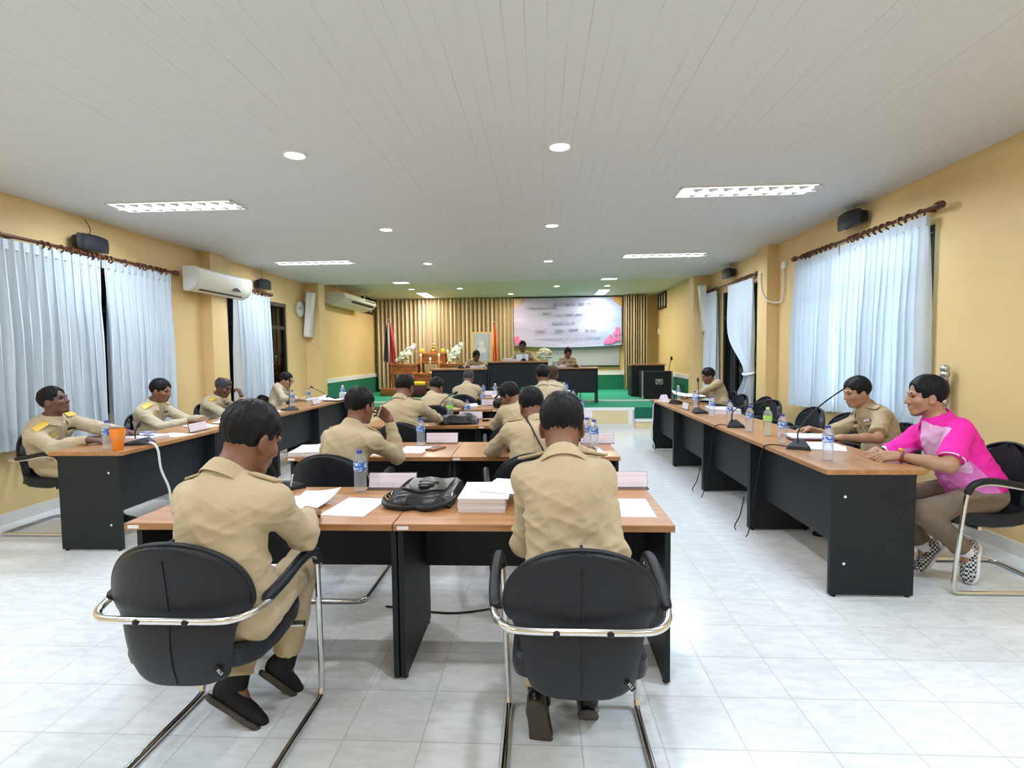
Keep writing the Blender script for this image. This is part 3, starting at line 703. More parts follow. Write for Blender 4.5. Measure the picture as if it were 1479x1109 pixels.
def candle(x, y, z, h, label, flame=True):
    t = thing('candlestick', label, 'candlestick', (x, y, z), 0, 'altar candlesticks')
    MB().lathe([(.05, 0), (.045, .015), (.014, .04), (.02, .09), (.012, .13), (.03, h), (.026, h+.01)], n=14).build('holder', M['brass'], t)
    MB().lathe([(.018, h), (.017, h+.09), (.004, h+.10)], n=12).build('candle', M['petal_cream'], t)
    MB().ball((0, 0, h+.13), (.024, .024, .034), 10).build('lamp_bulb', M['bulb'], t)
M['bulb'] = emit('small_lamp', (1, .85, .55), 2)
for x, y, z, h, lb in ((-3.10, 13.78, SZ+.61, .34, 'brass candlestick at the left end of the low front altar table'), (-2.62, 13.78, SZ+.61, .34, 'brass candlestick at the right of the low front altar table'),
                       (-2.84, 13.72, SZ+.61, .24, 'shorter brass candlestick in the middle of the low front altar table'), (-2.42, 13.98, SZ+.85, .20, 'brass candlestick on the right altar table edge')): candle(x, y, z, h, lb)
t = thing('statuette', 'small golden seated statuette on top of the central altar table', 'statuette', (-2.88, 14.38, SZ+1.13)); MB().lathe([(.10, 0), (.11, .03), (.07, .05)], n=16).build('plinth', M['brass'], t)
mb = MB(); mb.ball((0, 0, .075), (.10, .07, .03), 14).ball((0, 0, .14), (.05, .04, .07), 12).ball((0, 0, .235), (.028, .03, .035), 12).tube([(0,0,.26),(0,0,.30)], [.012, .002], 8); mb.build('figure', M['brass'], t)
for x, lb in ((-3.17, 'yellow cloth bundle at the left corner of the central altar table'), (-2.60, 'yellow cloth bundle at the right corner of the central altar table')):
    tag(MB().box((0, 0, .06), (.10, .10, .12), bev=.03).build('yellow_bundle', M['yellow'], loc=(x, 14.28, SZ+1.13)), lb, 'cloth bundle', 'yellow bundles on the altar')
t = thing('kneeling_stool', 'dark stool with a bright yellow cushion in front of the altar', 'stool', (-3.12, 13.2, SZ+.03)); MB().box((0, 0, .15), (.50, .36, .28), bev=.02).build('base', M['red_lac'], t); MB().box((0, 0, .33), (.46, .34, .09), bev=.035).build('cushion', M['yellow'], t, label='bright yellow cushion')
tag(MB().box((0, 0, .10), (.55, .4, .2), bev=.02).build('wooden_stand', M['altar'], loc=(-3.82, 13.6, SZ+.03)), 'dark brown wooden stand below the national flag', 'stand')
# dais and equipment at the right of the stage
tag(MB().span((-1.35, 11.25, SZ+.03-.03), (.45, 12.75, SZ+.15)).build('dais', M['carpet_dark'], smooth=False), 'low dark green dais under the centre stage desk', 'dais')
def road_case(x, y, z, w, d, h, label, trim):
    t = thing('amplifier_case', label, 'equipment case', (x, y, z)); MB().box((0, 0, h/2), (w, d, h), bev=.015).build('body', M['black'], t, False)
    if trim:
        mb = MB()
        for sx in (-1, 1): mb.box((sx*w/2, -d/2+.004, h/2), (.03, .014, h)).box((sx*w/2, -d/2-.0, .03), (.05, .03, .06))
        mb.build('corner_strip', M['steel'], t, False)
        MB().box((.06*w, -d/2-.008, h*.62), (.16, .016, .12)).build('handle_plate', M['steel'], t, False); MB().tube(smooth_path([(.06*w-.05, -d/2-.02, h*.66), (.06*w-.04, -d/2-.04, h*.58), (.06*w+.04, -d/2-.04, h*.58), (.06*w+.05, -d/2-.02, h*.66)], 4), .01, 6).build('handle', M['plastic'], t)
        for k in range(8): pass
    else: MB().box((0, 0, h+.012), (w+.03, d+.03, .025)).build('top', M['wood'], t, False)
road_case(2.58, 12.9, SZ+.03, .78, .5, .74, 'black equipment cabinet with wooden top at the right of the stage', False)
road_case(2.66, 12.25, SZ+.03, .66, .42, .62, 'black flight case with metal corners and a steel handle on the stage', True)
t = thing('microphone_stand', 'black microphone on a thin stalk behind the flight case', 'microphone', (3.05, 12.6, SZ+.03)); MB().tube(smooth_path([(0, 0, .0), (0, 0, .6), (.05, 0, .86)], 6), .008, 8).build('stalk', M['plastic'], t); MB().ball((.06, 0, .90), (.03, .03, .05), 10).build('head', M['plastic'], t)
MB().lathe([(.12, 0), (.12, .02), (.02, .03)], n=16).build('base', M['plastic'], t)

# ------------------------------------------------------------------ desks (local: people sit at -y, panel near +y)
def make_desk(w=1.2, d=.64, h=.735, panel_y=None, panel_lo=.34, sticker=True, label='', group=None, cat='desk'):
    t = thing('desk', label, cat, (0,0,0), 0, group)
    MB().box((0, 0, h-.015), (w-.004, d, .03), bev=.003).build('desktop', M['wood'], t, False)
    for s in (-1, 1): MB().box((s*(w/2-.016), .02, (h-.03)/2+.006), (.024, d-.10, h-.042)).build('side_panel', M['black'], t, False)
    py = d/2-.10 if panel_y is None else panel_y
    MB().box((0, py, (panel_lo+h-.03)/2), (w-.056, .018, h-.03-panel_lo)).build('modesty_panel', M['black'], t, False)
    if sticker: MB().box((-w/2+.045, -d/2-.001, h-.016), (.05, .002, .015)).build('sticker', M['sticker'], t, False, label='small white inventory sticker')
    for sx in (-1, 1):
        for sy in (-1, 1): MB().lathe([(.014, 0), (.014, .008)], (sx*(w/2-.016), .02+sy*(d/2-.08), 0), 10).build('foot', M['plastic'], t)
    return t
desk0 = make_desk(label='wooden topped black desk, left half of the nearest row with the open documents', group='desks in the centre rows')
index_children()
ROWS = [2.2, 3.69, 5.32, 6.92, 8.72]; RX = (-1.235, -.035)
onm = ['nearest', 'second', 'third', 'fourth', 'fifth']
for i, y in enumerate(ROWS):
    for j, x in enumerate(RX):
        lb = 'wooden topped black desk, %s half of the %s centre row from the camera' % (('left', 'right')[j], onm[i])
        if i == 0 and j == 0: desk0.location = (x, y+.32, 0); desk0['label'] = lb
        else: dup(desk0, (x, y+.32, 0), 0, lb)
# side rows: seats towards the wall, panel towards the room
sd = make_desk(1.22, .58, .76, .15, .27, False, 'wooden topped black desk at the near end of the left wall row', 'desks along the side walls')
for sx in (-1, 1):
    for zz in (.60, .20): MB().lathe([(.008, 0), (.008, .003)], (sx*.61-sx*.0045, .18, zz), 10, rot_to((sx, 0, 0))).build('screw_cover', M['sticker'], sd)
index_children()
LY = [4.39, 5.61, 6.83, 8.05]; RY = [3.755, 4.975, 6.195, 7.415]
snm = ['nearest', 'second', 'third', 'farthest']
for i, y in enumerate(LY):
    lb = 'wooden topped black desk, %s of the left wall row' % snm[i]
    if i == 0: sd.location = (-3.43, y, 0); sd.rotation_euler[2] = -PI/2; sd['label'] = lb
    else: dup(sd, (-3.43, y, 0), -PI/2, lb)
for i, y in enumerate(RY): dup(sd, (1.965, y, 0), PI/2, 'wooden topped black desk, %s of the right wall row' % snm[i])
# stage desks (people sit behind, facing the hall)
for (x, y, z, w, lb) in ((-1.72, 11.62, SZ+.006, 1.22, 'black desk at the left of the stage'), (-.45, 11.56, SZ+.15, 1.30, 'raised black desk at the centre of the stage'), (.64, 11.62, SZ+.006, 1.24, 'black desk at the right of the stage')):
    t = make_desk(w, .6, .765 if z < SZ+.1 else .77, .22, .22, False, lb, 'stage desks'); t.location = (x, y, z); t.rotation_euler[2] = PI

# ------------------------------------------------------------------ chairs (local: sitter faces +y, origin on the floor below the seat)
TAG = Matrix.Translation((.148, -.236, .43)) @ Matrix.Rotation(.25, 4, 'Z') @ Matrix.Rotation(.9, 4, 'Y')
def make_chair():
    t = thing('armchair', 'black visitor armchair', 'chair', (0,0,0), 0, 'black cantilever chairs')
    R_ = [(0, -.285, .625), (.17, -.283, .625), (.235, -.262, .627), (.272, -.20, .632), (.283, -.08, .645), (.285, .07, .668), (.285, .15, .668), (.283, .205, .645), (.277, .235, .59), (.268, .262, .30), (.262, .278, .09), (.261, .272, .035), (.26, .235, .0135), (.26, .0, .0135), (.26, -.30, .0135), (.245, -.345, .0135), (.20, -.365, .0135), (0, -.365, .0135)]
    pts = smooth_path(R_, 4); L_ = [Vector((-p.x, p.y, p.z)) for p in pts[::-1]]
    loop = L_[:-1] + pts[:-1]
    MB().tube(loop, .0125, 10, closed=True).build('frame', M['chrome'], t)
    # seat
    def seat(u, v):
        a = u*2*PI; 
        sx = math.copysign(abs(math.cos(a))**.35, math.cos(a)); sy = math.copysign(abs(math.sin(a))**.35, math.sin(a))
        return sx, sy
    mb = MB(); prof = [(.88, -.050), (.975, -.040), (1.0, -.012), (.99, .018), (.93, .032), (.6, .036), (.0, .034)]
    V = []; n = 40
    for r, z in [(0, -.052)]+prof:
        for k in range(n):
            sx, sy = seat(k/n, 0); x = .225*r*sx; y = .235*r*sy+.015
            zz = .425+z - .02*(y+.1) + (.03*max(0, y-.05)/.2) + .035*(x/.225)**2*.4 + (.04*max(0, -(y+.08))/.15)
            V.append((x, y, zz))
    F = [(i*n+k, i*n+(k+1) % n, (i+1)*n+(k+1) % n, (i+1)*n+k) for i in range(len(prof)) for k in range(n)]
    mb.add(V, F); mb.build('seat', M['leather'], t)
    # D shaped back, outer shell and cushion face
    hw = [(.375, .115), (.382, .140), (.40, .160), (.44, .174), (.50, .182), (.57, .196), (.615, .218), (.64, .236), (.67, .240), (.71, .234), (.75, .218), (.79, .188), (.82, .150), (.842, .105), (.855, .058), (.860, .012)]
    def yb(x, z):
        return -.205 - .125*(z-.35) + .05*(x/.24)**2 - (.02*math.sin((z-.35)/.27*PI) if z < .62 else 0)
    def back(u, v):
        i = v*(len(hw)-1); k = min(int(i), len(hw)-2); f = i-k; z = hw[k][0]*(1-f)+hw[k+1][0]*f; w = hw[k][1]*(1-f)+hw[k+1][1]*f
        x = (2*u-1)*w; e = 1-abs(2*u-1)**8; 
        return (x, yb(x, z) - .016*e*(1 if v < .97 else .2), z)
    MB().grid(back, 22, 42, .052).build('backrest', M['leather'], t)
    sm = MB().tube([(0, yb(0, z)-.018, z) for z in [.385+.01*k for k in range(23)]], .0025, 6); sm.tube([(0, yb(0, z)-.018, z) for z in [.645+.01*k for k in range(18)]], .0025, 6); sm.build('seam', M['plastic'], t)
    rim = [back(u, 1-abs(2*u-1)) if 0 else None for u in (0,)]
    edge = [(-w, yb(w, z)+.012, z) for z, w in hw[6:]] + [(w, yb(w, z)+.012, z) for z, w in hw[6:][::-1]]
    MB().tube(smooth_path(edge, 3), .010, 8).build('piping', M['leather'], t)
    for s in (-1, 1):
        MB().tube(smooth_path([(s*.272, -.17, .642), (s*.284, -.06, .662), (s*.286, .07, .686), (s*.286, .15, .686), (s*.284, .208, .662), (s*.280, .235, .61)], 5), [.012]+[.020]*24+[.014], 12).build('armrest', M['leather'], t)
        MB().ball((s*.08, -.300, .625), (.011, .005, .011), 8).build('bolt', M['plastic'], t)
        MB().tube([(s*.26, .14, .40), (s*.17, .14, .395)], .012, 8).build('bracket', M['chrome'], t)
    tg = MB().box((0, 0, 0), (.038, .004, .018)); tg.build('tag', M['plastic'], t, label='small black tag with white letters').matrix_local = TAG
    return t
chair0 = make_chair()
index_children()
for ch in kids(chair0):
    if ch.name.startswith('tag'):
        cu = bpy.data.curves.new('tag_text', 'FONT'); cu.body = 'KLS'; cu.size = .014; cu.align_x = 'CENTER'; cu.align_y = 'CENTER'; cu.extrude = .0004
        tx = bpy.data.objects.new('tag_text', cu); C.objects.link(tx); dg = bpy.context.evaluated_depsgraph_get(); me = bpy.data.meshes.new_from_object(tx.evaluated_get(dg)); bpy.data.objects.remove(tx)
        me.materials.clear(); me.materials.append(M['sticker']); lt = bpy.data.objects.new('lettering', me); C.objects.link(lt); lt.parent = ch
        lt.matrix_local = Matrix.Translation((0, -.0026, 0)) @ Matrix.Rotation(PI/2, 4, 'X')
index_children()
first = [True]
def place_chair(x, y, rz, label, z=0):
    if first[0]: first[0] = False; chair0.location = (x, y, z); chair0.rotation_euler[2] = rz; chair0['label'] = label; return chair0
    return dup(chair0, (x, y, z), rz, label)
place_chair(-1.20, 1.86, .0, 'black armchair with chrome arms nearest the camera at the left')
place_chair(.125, 1.83, 0, 'black armchair with chrome arms nearest the camera, right of centre')
place_chair(-1.30, 3.36, .0, 'black armchair tucked behind the nearest row at the left, back shown above the desk')
place_chair(-.06, 3.38, .12, 'black armchair of the man with the shoulder strap')
place_chair(-1.22, 4.86, -.1, 'black armchair of the man with thinning hair in the third row')
place_chair(-.22, 4.86, .1, 'black armchair of the bowed man in the third row right')
place_chair(-1.24, 6.45, 0, 'black armchair of the bowed man in the fourth row left')
place_chair(.04, 6.45, 0, 'black armchair in the fourth row right')
place_chair(-1.16, 8.12, 0, 'black armchair in the fifth row left with its back in view')
place_chair(.18, 8.12, 0, 'black armchair of the brown haired person in the fifth row')
for y, lb in ((4.36, 'nearest'), (5.5, 'second'), (6.62, 'third'), (8.1, 'farthest')): place_chair(-4.13, y, -PI/2, 'black armchair at the left wall row, %s one' % lb)
place_chair(2.72, 3.45, PI/2, 'black armchair under the man in pink')
place_chair(2.72, 4.40, PI/2, 'black armchair under the uniformed man beside the man in pink')
place_chair(2.66, 8.05, PI/2, 'black armchair of the farthest man at the right row')
for y, x, lb in ((5.12, 2.70, 'first empty black armchair beyond the two men at the right'), (5.68, 2.66, 'second empty black armchair at the right row, before the pillar'), (6.55, 2.62, 'third empty black armchair at the right row'), (7.05, 2.74, 'fourth empty black armchair at the right row, pushed back'), (7.45, 2.58, 'fifth empty black armchair at the right row, next to the farthest man')):
    place_chair(x, y, PI/2+.1, lb)
for x, z, lb in ((-1.55, SZ+.03, 'black armchair behind the left stage desk'), (-.33, SZ+.15, 'tall backed black armchair behind the centre stage desk'), (.66, SZ+.03, 'black armchair behind the right stage desk')):
    place_chair(x, 12.16, PI, lb, z)
# ------------------------------------------------------------------ people: smooth distance fields turned into continuous meshes
F32 = np.float32
class Field:
    def __init__(s, lo, hi, h):
        s.lo = np.array(lo, F32); s.h = F32(h)
        s.n = np.ceil((np.array(hi)-np.array(lo))/h).astype(int)+1
        s.D = np.full(s.n, 1.0, F32)
    def blk(s, lo, hi):
        a = np.clip(np.floor((np.asarray(lo)-s.lo)/s.h).astype(int), 0, s.n); b = np.clip(np.ceil((np.asarray(hi)-s.lo)/s.h).astype(int)+1, 0, s.n)
        if (b <= a).any(): return None, None
        g = [(np.arange(a[i], b[i], dtype=F32)*s.h+s.lo[i]) for i in range(3)]
        return tuple(slice(a[i], b[i]) for i in range(3)), (g[0][:,None,None], g[1][None,:,None], g[2][None,None,:])
    def put(s, sl, d, k):
        A = s.D[sl]
        if k > 0:
            q = np.maximum(k-np.abs(A-d), 0)/k; s.D[sl] = np.minimum(A, d)-q*q*k*.25
        else: s.D[sl] = np.minimum(A, d)
    def cone(s, a, b, ra, rb, k=.02, flat=False, ring=0):
        a = np.asarray(a, float); b = np.asarray(b, float); m = max(ra, rb)+k+2*s.h
        sl, P = s.blk(np.minimum(a, b)-m, np.maximum(a, b)+m)
        if sl is None: return
        ba = b-a; L2 = float(ba@ba)+1e-9
        px, py, pz = P[0]-a[0], P[1]-a[1], P[2]-a[2]
        t = (px*ba[0]+py*ba[1]+pz*ba[2])/L2; tc = np.clip(t, 0, 1)
        d = np.sqrt((px-tc*ba[0])**2+(py-tc*ba[1])**2+(pz-tc*ba[2])**2)-(ra+(rb-ra)*tc)
        if flat: d = np.maximum(d, (t-1)*math.sqrt(L2))
        s.put(sl, d.astype(F32), k)
    def _ell(s, c, r, R, m):
        c = np.asarray(c, float); r = np.asarray(r, float); R = np.eye(3) if R is None else np.asarray(R)
        ext = np.sqrt(((R*r)**2).sum(1))+m
        sl, P = s.blk(c-ext, c+ext)
        if sl is None: return None, None
        px, py, pz = P[0]-c[0], P[1]-c[1], P[2]-c[2]
        q = [px*R[0,i]+py*R[1,i]+pz*R[2,i] for i in range(3)]
        k0 = np.sqrt((q[0]/r[0])**2+(q[1]/r[1])**2+(q[2]/r[2])**2); k1 = np.sqrt((q[0]/r[0]**2)**2+(q[1]/r[1]**2)**2+(q[2]/r[2]**2)**2)+1e-6
        return sl, (k0*(k0-1)/k1).astype(F32)
    def ell(s, c, r, R=None, k=.03):
        sl, d = s._ell(c, r, R, k+2*s.h)
        if sl is not None: s.put(sl, d, k)
    def dig(s, c, r, R=None, k=.01):
        sl, d = s._ell(c, r, R, k+2*s.h)
        if sl is None: return
        A = s.D[sl]; d = -d
        q = np.maximum(k-np.abs(A-d), 0)/max(k, 1e-6); s.D[sl] = np.maximum(A, d)+q*q*k*.25
    def cut(s, p, n, lo=None, hi=None):
        """remove the half-space n.(x-p) > 0"""
        n = np.asarray(n, float); n = n/np.linalg.norm(n)
        sl, P = s.blk(s.lo if lo is None else lo, s.lo+s.h*(s.n-1) if hi is None else hi)
        if sl is None: return
        d = (P[0]-p[0])*n[0]+(P[1]-p[1])*n[1]+(P[2]-p[2])*n[2]
        s.D[sl] = np.maximum(s.D[sl], d.astype(F32))
    def mesh(s):
        D = s.D; ins = D < 0
        if not ins.any(): return None, None
        nx, ny, nz = D.shape
        idx = np.argwhere(ins); lo = np.maximum(idx.min(0)-2, 0); hi = np.minimum(idx.max(0)+3, D.shape)
        D = D[lo[0]:hi[0], lo[1]:hi[1], lo[2]:hi[2]]; ins = D < 0; base = s.lo+lo*s.h
        cnt = np.zeros(np.array(D.shape)-1, np.int8)
        for dx in (0,1):
            for dy in (0,1):
                for dz in (0,1): cnt += ins[dx:D.shape[0]-1+dx, dy:D.shape[1]-1+dy, dz:D.shape[2]-1+dz]
        act = np.argwhere((cnt > 0) & (cnt < 8)); vid = np.full(cnt.shape, -1, np.int32); vid[act[:,0], act[:,1], act[:,2]] = np.arange(len(act))
        cor = [(0,0,0),(1,0,0),(0,1,0),(1,1,0),(0,0,1),(1,0,1),(0,1,1),(1,1,1)]
        val = [D[act[:,0]+c[0], act[:,1]+c[1], act[:,2]+c[2]] for c in cor]
        acc = np.zeros((len(act), 3)); num = np.zeros(len(act))
        for i, j in ((0,1),(2,3),(4,5),(6,7),(0,2),(1,3),(4,6),(5,7),(0,4),(1,5),(2,6),(3,7)):
            m = (val[i] < 0) != (val[j] < 0); t = val[i]/np.where(m, val[i]-val[j], 1)
            p = np.array(cor[i])[None]+t[:,None]*(np.array(cor[j])-np.array(cor[i]))[None]
            acc += p*m[:,None]; num += m
        V = (acc/num[:,None]+act)*s.h+base
        Fs = []
        for ax in range(3):
            o = [slice(1, None)]*3; A = ins; sl0 = [slice(None)]*3; sl1 = [slice(None)]*3
            sl0[ax] = slice(0, -1); sl1[ax] = slice(1, None)
            a = A[tuple(sl0)]; b = A[tuple(sl1)]
            e = np.argwhere(a != b); u, v = [(1,2),(2,0),(0,1)][ax]
            ok = (e[:,u] > 0) & (e[:,v] > 0) & (e[:,u] < D.shape[u]-1) & (e[:,v] < D.shape[v]-1); e = e[ok]
            flip = a[e[:,0], e[:,1], e[:,2]]
            def g(du, dv):
                q = e.copy(); q[:,u] -= du; q[:,v] -= dv; return vid[q[:,0], q[:,1], q[:,2]]
            q = np.stack([g(1,1), g(0,1), g(0,0), g(1,0)], 1)
            q[~flip] = q[~flip][:, ::-1]; Fs.append(q)
        return V, np.concatenate(Fs)
def vnoise(p, seed=0):
    p = np.asarray(p)+seed*17.31; i = np.floor(p).astype(np.int64); f = p-i; f = f*f*(3-2*f); r = 0
    for dx in (0,1):
        for dy in (0,1):
            for dz in (0,1):
                h = ((i[:,0]+dx)*73856093 ^ (i[:,1]+dy)*19349663 ^ (i[:,2]+dz)*83492791) & 0xffffff
                h = (h*1103515245+12345) & 0x7fffffff; h = (h ^ (h >> 13))*1274126177 & 0x7fffffff
                w = (f[:,0] if dx else 1-f[:,0])*(f[:,1] if dy else 1-f[:,1])*(f[:,2] if dz else 1-f[:,2])
                r = r+w*(h/0x7fffffff)
    return r
def link_mesh(name, V, Fq, m, parent, disp=None):
    me = bpy.data.meshes.new(name); me.vertices.add(len(V)); me.vertices.foreach_set('co', V.astype(F32).ravel())
    me.loops.add(len(Fq)*4); me.loops.foreach_set('vertex_index', Fq.astype(np.int32).ravel())
    me.polygons.add(len(Fq)); me.polygons.foreach_set('loop_start', np.arange(0, len(Fq)*4, 4, dtype=np.int32))
    try: me.polygons.foreach_set('loop_total', np.full(len(Fq), 4, np.int32))
    except Exception: pass
    me.update(calc_edges=True)
    if disp is not None:
        N = np.empty(len(V)*3, F32); me.vertex_normals.foreach_get('vector', N); N = N.reshape(-1, 3)
        V = V + N*disp(V, N)[:,None]; me.vertices.foreach_set('co', V.astype(F32).ravel()); me.update()
    me.polygons.foreach_set('use_smooth', np.ones(len(Fq), bool)); me.materials.append(m)
    o = bpy.data.objects.new(name, me); C.objects.link(o); o.parent = parent; return o
nrm = lambda v: np.asarray(v, float)/(np.linalg.norm(v)+1e-9)
def frame(fwd, up):
    f = nrm(fwd); r = nrm(np.cross(f, up)); u = np.cross(r, f); return np.stack([r, f, u], 1)      # columns right, forward, up
def ik(S, T, a, b, pole):
    d = T-S; L = np.linalg.norm(d); u = d/(L+1e-9); Lc = min(L, (a+b)*.998)
    if L > Lc: T = S+u*Lc
    x = (a*a-b*b+Lc*Lc)/(2*Lc); h = math.sqrt(max(a*a-x*x, 0)); p = pole-u*(pole@u); p = nrm(p)
    return S+u*x+p*h, T
def hand(fd, W, d, n, side, sc_=1, curl=.5, kk=.010, thumb=.6, spread=.10):
    """W wrist, d direction of the hand, n out of the palm, side = direction of the thumb"""
    d = nrm(d); n = nrm(n-d*(n@d)); s = nrm(side-d*(side@d)-n*(side@n)); offs = [.030, .010, -.010, -.028]
    Ls = [.040, .045, .042, .033]; kn = []
    for o, L in zip(offs, Ls):
        b = W+d*(.088-.006*abs(o)/.03)*sc_+s*o*sc_; kn.append(b); fd.cone(W+s*o*.55*sc_+d*.008, b, .0155*sc_, .0120*sc_, kk+.008)
    for i, (b, o, L) in enumerate(zip(kn, offs, Ls)):
        th = .15+curl*(.55+.08*i); p = b; dd = nrm(d+s*o*spread*20)
        for q, (l, r) in enumerate(((L, .0095), (L*.66, .0085), (L*.5, .0075))):
            e = p+(dd*math.cos(th)+n*math.sin(th))*l*sc_; fd.cone(p, e, r*sc_, (r-.0012)*sc_, .004); p = e; th += curl*(.75+.1*i)
    p = W+d*.018+s*.020*sc_; q = p+(d*.62+s*.62+n*.35*thumb)*.045*sc_; fd.cone(p, q, .0155*sc_, .0115*sc_, .012)
    r = q+(d*.86+s*.22+n*.45*thumb)*.034*sc_; fd.cone(q, r, .0112*sc_, .0095*sc_, .004); r2 = r+(d*.95-s*.05+n*.45*thumb)*.026*sc_; fd.cone(r, r2, .0095*sc_, .0075*sc_, .003)

def person(label, pos, yaw, H, face=0, pitch=-.2, roll=0, seat=.47, floor=0, sh=.155, wid=1, dep=1, twist=0, R=None, L=None, skin='skin_a', hair='hair', shirt='khaki', pants='khaki', short=False,
           res=(.006, .007), feet=None, seed=1, board='khaki_deep', pockets=True, hairline=0, bald=0, hlen=0, group='uniformed people seated at the desks', extra=None, shoes='shoe', hs=1.0, collar=True, sleeve=.96, knee=.15, sock=None, low=0, beard=False, front=0):
    """pos: pelvis x,y; yaw: facing of the hips (0 = +y); H: world centre of the head; face: world heading of the face; R, L: arms"""
    root = thing('person', label, 'person', (pos[0], pos[1], floor), yaw, group)
    cy, sy = math.cos(yaw), math.sin(yaw); Rw = np.array([[cy, sy, 0], [-sy, cy, 0], [0, 0, 1]])
    loc = lambda w: Rw @ (np.asarray(w, float)-np.array([pos[0], pos[1], floor]))
    h = loc(H); fl = face-yaw
    ff = np.array([-math.sin(fl)*math.cos(pitch), math.cos(fl)*math.cos(pitch), math.sin(pitch)])
    up0 = nrm(np.array([math.sin(roll)*math.cos(fl), math.sin(roll)*math.sin(fl), 1.0])); HR = frame(ff, up0)
    hp = lambda x, y, z: h+HR @ (np.array([x, y, z])*hs)
    P0 = np.array([0, 0, seat+.10]); N = hp(0, -.045, -.115)+np.array([0, -.012, -.035])
    Lsp = np.linalg.norm(N-P0); b = math.sqrt(max(.47**2-Lsp**2, 0))*.45
    dirn = nrm(N-P0); back = nrm(np.array([0, -1, 0])-dirn*(-dirn[1])); Cm = (P0+N)/2+back*(b*1.3+.01)+np.array([0, 0, .01])
    B = lambda t: (1-t)**2*P0+2*t*(1-t)*Cm+t*t*N
    def tan(t): return nrm(2*(1-t)*(Cm-P0)+2*t*(N-Cm))
    def ax(t):
        u = tan(t); a = twist*min(1, t*1.2); f = np.array([-math.sin(a), math.cos(a), 0]); f = nrm(f-u*(f@u)); r = np.cross(f, u); return np.stack([r, f, u], 1)
    A9 = ax(.9); SC = B(.90)+A9 @ np.array([0, .012, -.015]); armU, armF = .275, .245
    arms = {}
    for s, spec in ((1, R), (-1, L)):
        spec = dict(spec or {}); S = SC+A9 @ np.array([s*sh, spec.get('shf', .02), spec.get('shu', -.01)])
        T = loc(spec['w']) if 'w' in spec else np.array([s*.16, .36, .74-floor*0+.03])
        pole = np.asarray(spec.get('pole', (s*.75, -.35, -.75)), float); E, T = ik(S, T, armU, armF, pole)
        if 'd' in spec: d = Rw @ np.asarray(spec['d'], float)
        else: d = nrm(nrm(T-E)+np.array([-s*.25, .35, -.05]))
        n = Rw @ np.asarray(spec['n'], float) if 'n' in spec else np.array([-s*.15, 0, -1.0])
        sd = np.cross(n, d)*(-s); sd = sd if 'side' not in spec else Rw @ np.asarray(spec['side'], float)
        arms[s] = (S, E, T, nrm(d), n, sd, spec.get('curl', .45))
    legs = {}
    for s in (1, -1):
        hip = P0+np.array([s*.082, .01, -.035]); ft = (feet or {}).get(s)
        ank = np.array([s*.13, .40, .085]) if ft is None else loc(ft[0])
        toe = np.array([s*.1, 1, -.08]) if ft is None else Rw @ np.asarray(ft[1], float)
        K, ank = ik(hip, ank, .43, .41, np.array([s*knee, .5, .9])); legs[s] = (hip, K, ank, nrm(toe))
    # bounds
    allp = [P0, N, h]+[q for a in arms.values() for q in a[:3]]+[a[2]+a[3]*.2 for a in arms.values()]+[q for l in legs.values() for q in l[:3]]+[l[2]+l[3]*.22 for l in legs.values()]
    lo = np.min(allp, 0)-.20; hi = np.max(allp, 0)+.20; lo[2] = max(lo[2], -.03)
    rb, rc = res
    # ---- body
    fd = Field(lo, hi, rb); e = hs
    fd.ell(hp(0, -.014, .030), (.074*e, .094*e, .088*e), HR, .02); fd.ell(hp(0, .020, -.036), (.060*e, .069*e, .070*e), HR, .035); fd.ell(hp(0, .056, -.094), (.026*e, .028*e, .020*e), HR, .02)
    fd.cone(hp(-.042, .0, -.062), hp(-.018, .058, -.095), .016*e, .014*e, .02); fd.cone(hp(.042, .0, -.062), hp(.018, .058, -.095), .016*e, .014*e, .02)
    if rb < .0095:
        for s in (-1, 1):
            fd.ell(hp(s*.040, .058, -.022), (.022*e, .022*e, .020*e), HR, .02); fd.dig(hp(s*.031, .094, .008), (.016*e, .016*e, .011*e), HR, .012)
            fd.cone(hp(s*.012, .083, .026), hp(s*.044, .072, .024), .010*e, .008*e, .012)
        fd.cone(hp(0, .084, .012), hp(0, .100, -.026), .0090*e, .0135*e, .012)
        for s in (-1, 1): fd.ell(hp(s*.013, .093, -.031), (.009*e, .011*e, .008*e), HR, .008)
        fd.cone(hp(-.015, .082, -.058), hp(.015, .082, -.058), .0095*e, .0095*e, .009); fd.cone(hp(-.012, .080, -.072), hp(.012, .080, -.072), .0098*e, .0098*e, .009); fd.dig(hp(0, .097, -.065), (.025*e, .010*e, .0034*e), HR, .004); fd.dig(hp(0, .096, -.083), (.02*e, .010*e, .005*e), HR, .008)
    for s in (-1, 1):
        Re = HR @ np.array(Matrix.Rotation(s*.35, 3, 'Z') @ Matrix.Rotation(-.15, 3, 'X'))
        fd.ell(hp(s*.078, -.006, -.008), (.0085*e, .019*e, .032*e), Re, .008); fd.dig(hp(s*.0875, .001, -.004), (.006*e, .009*e, .017*e), Re, .006)
        fd.ell(hp(s*.074, .004, -.034), (.008*e, .009*e, .010*e), Re, .008)
    fd.cone(hp(0, -.028, -.060), N, .054*min(1, wid), .060*wid, .03)
    for s in (1, -1):
        S, E, T, d, n, sd, curl = arms[s]; fd.cone(N-nrm(N-SC)*.035, S+np.array([0, 0, -.020]), .030, .030, .03); fd.cone(S, E, .044*wid, .036*wid, .03); fd.cone(E, E*.65+T*.35, .037*wid, .036*wid, .02); fd.cone(E*.65+T*.35, T, .036*wid, .0235, .02)
        hand(fd, T, d, n, sd, 1.0, curl)
        hip, K, ank, toe = legs[s]; fd.cone(hip, K, .070, .050, .03); fd.cone(K, ank, .047, .034, .03); FB = frame(toe, nrm(K-ank)); fd.cone(ank, ank+FB @ np.array([0, .10, -.05]), .030, .018, .02)
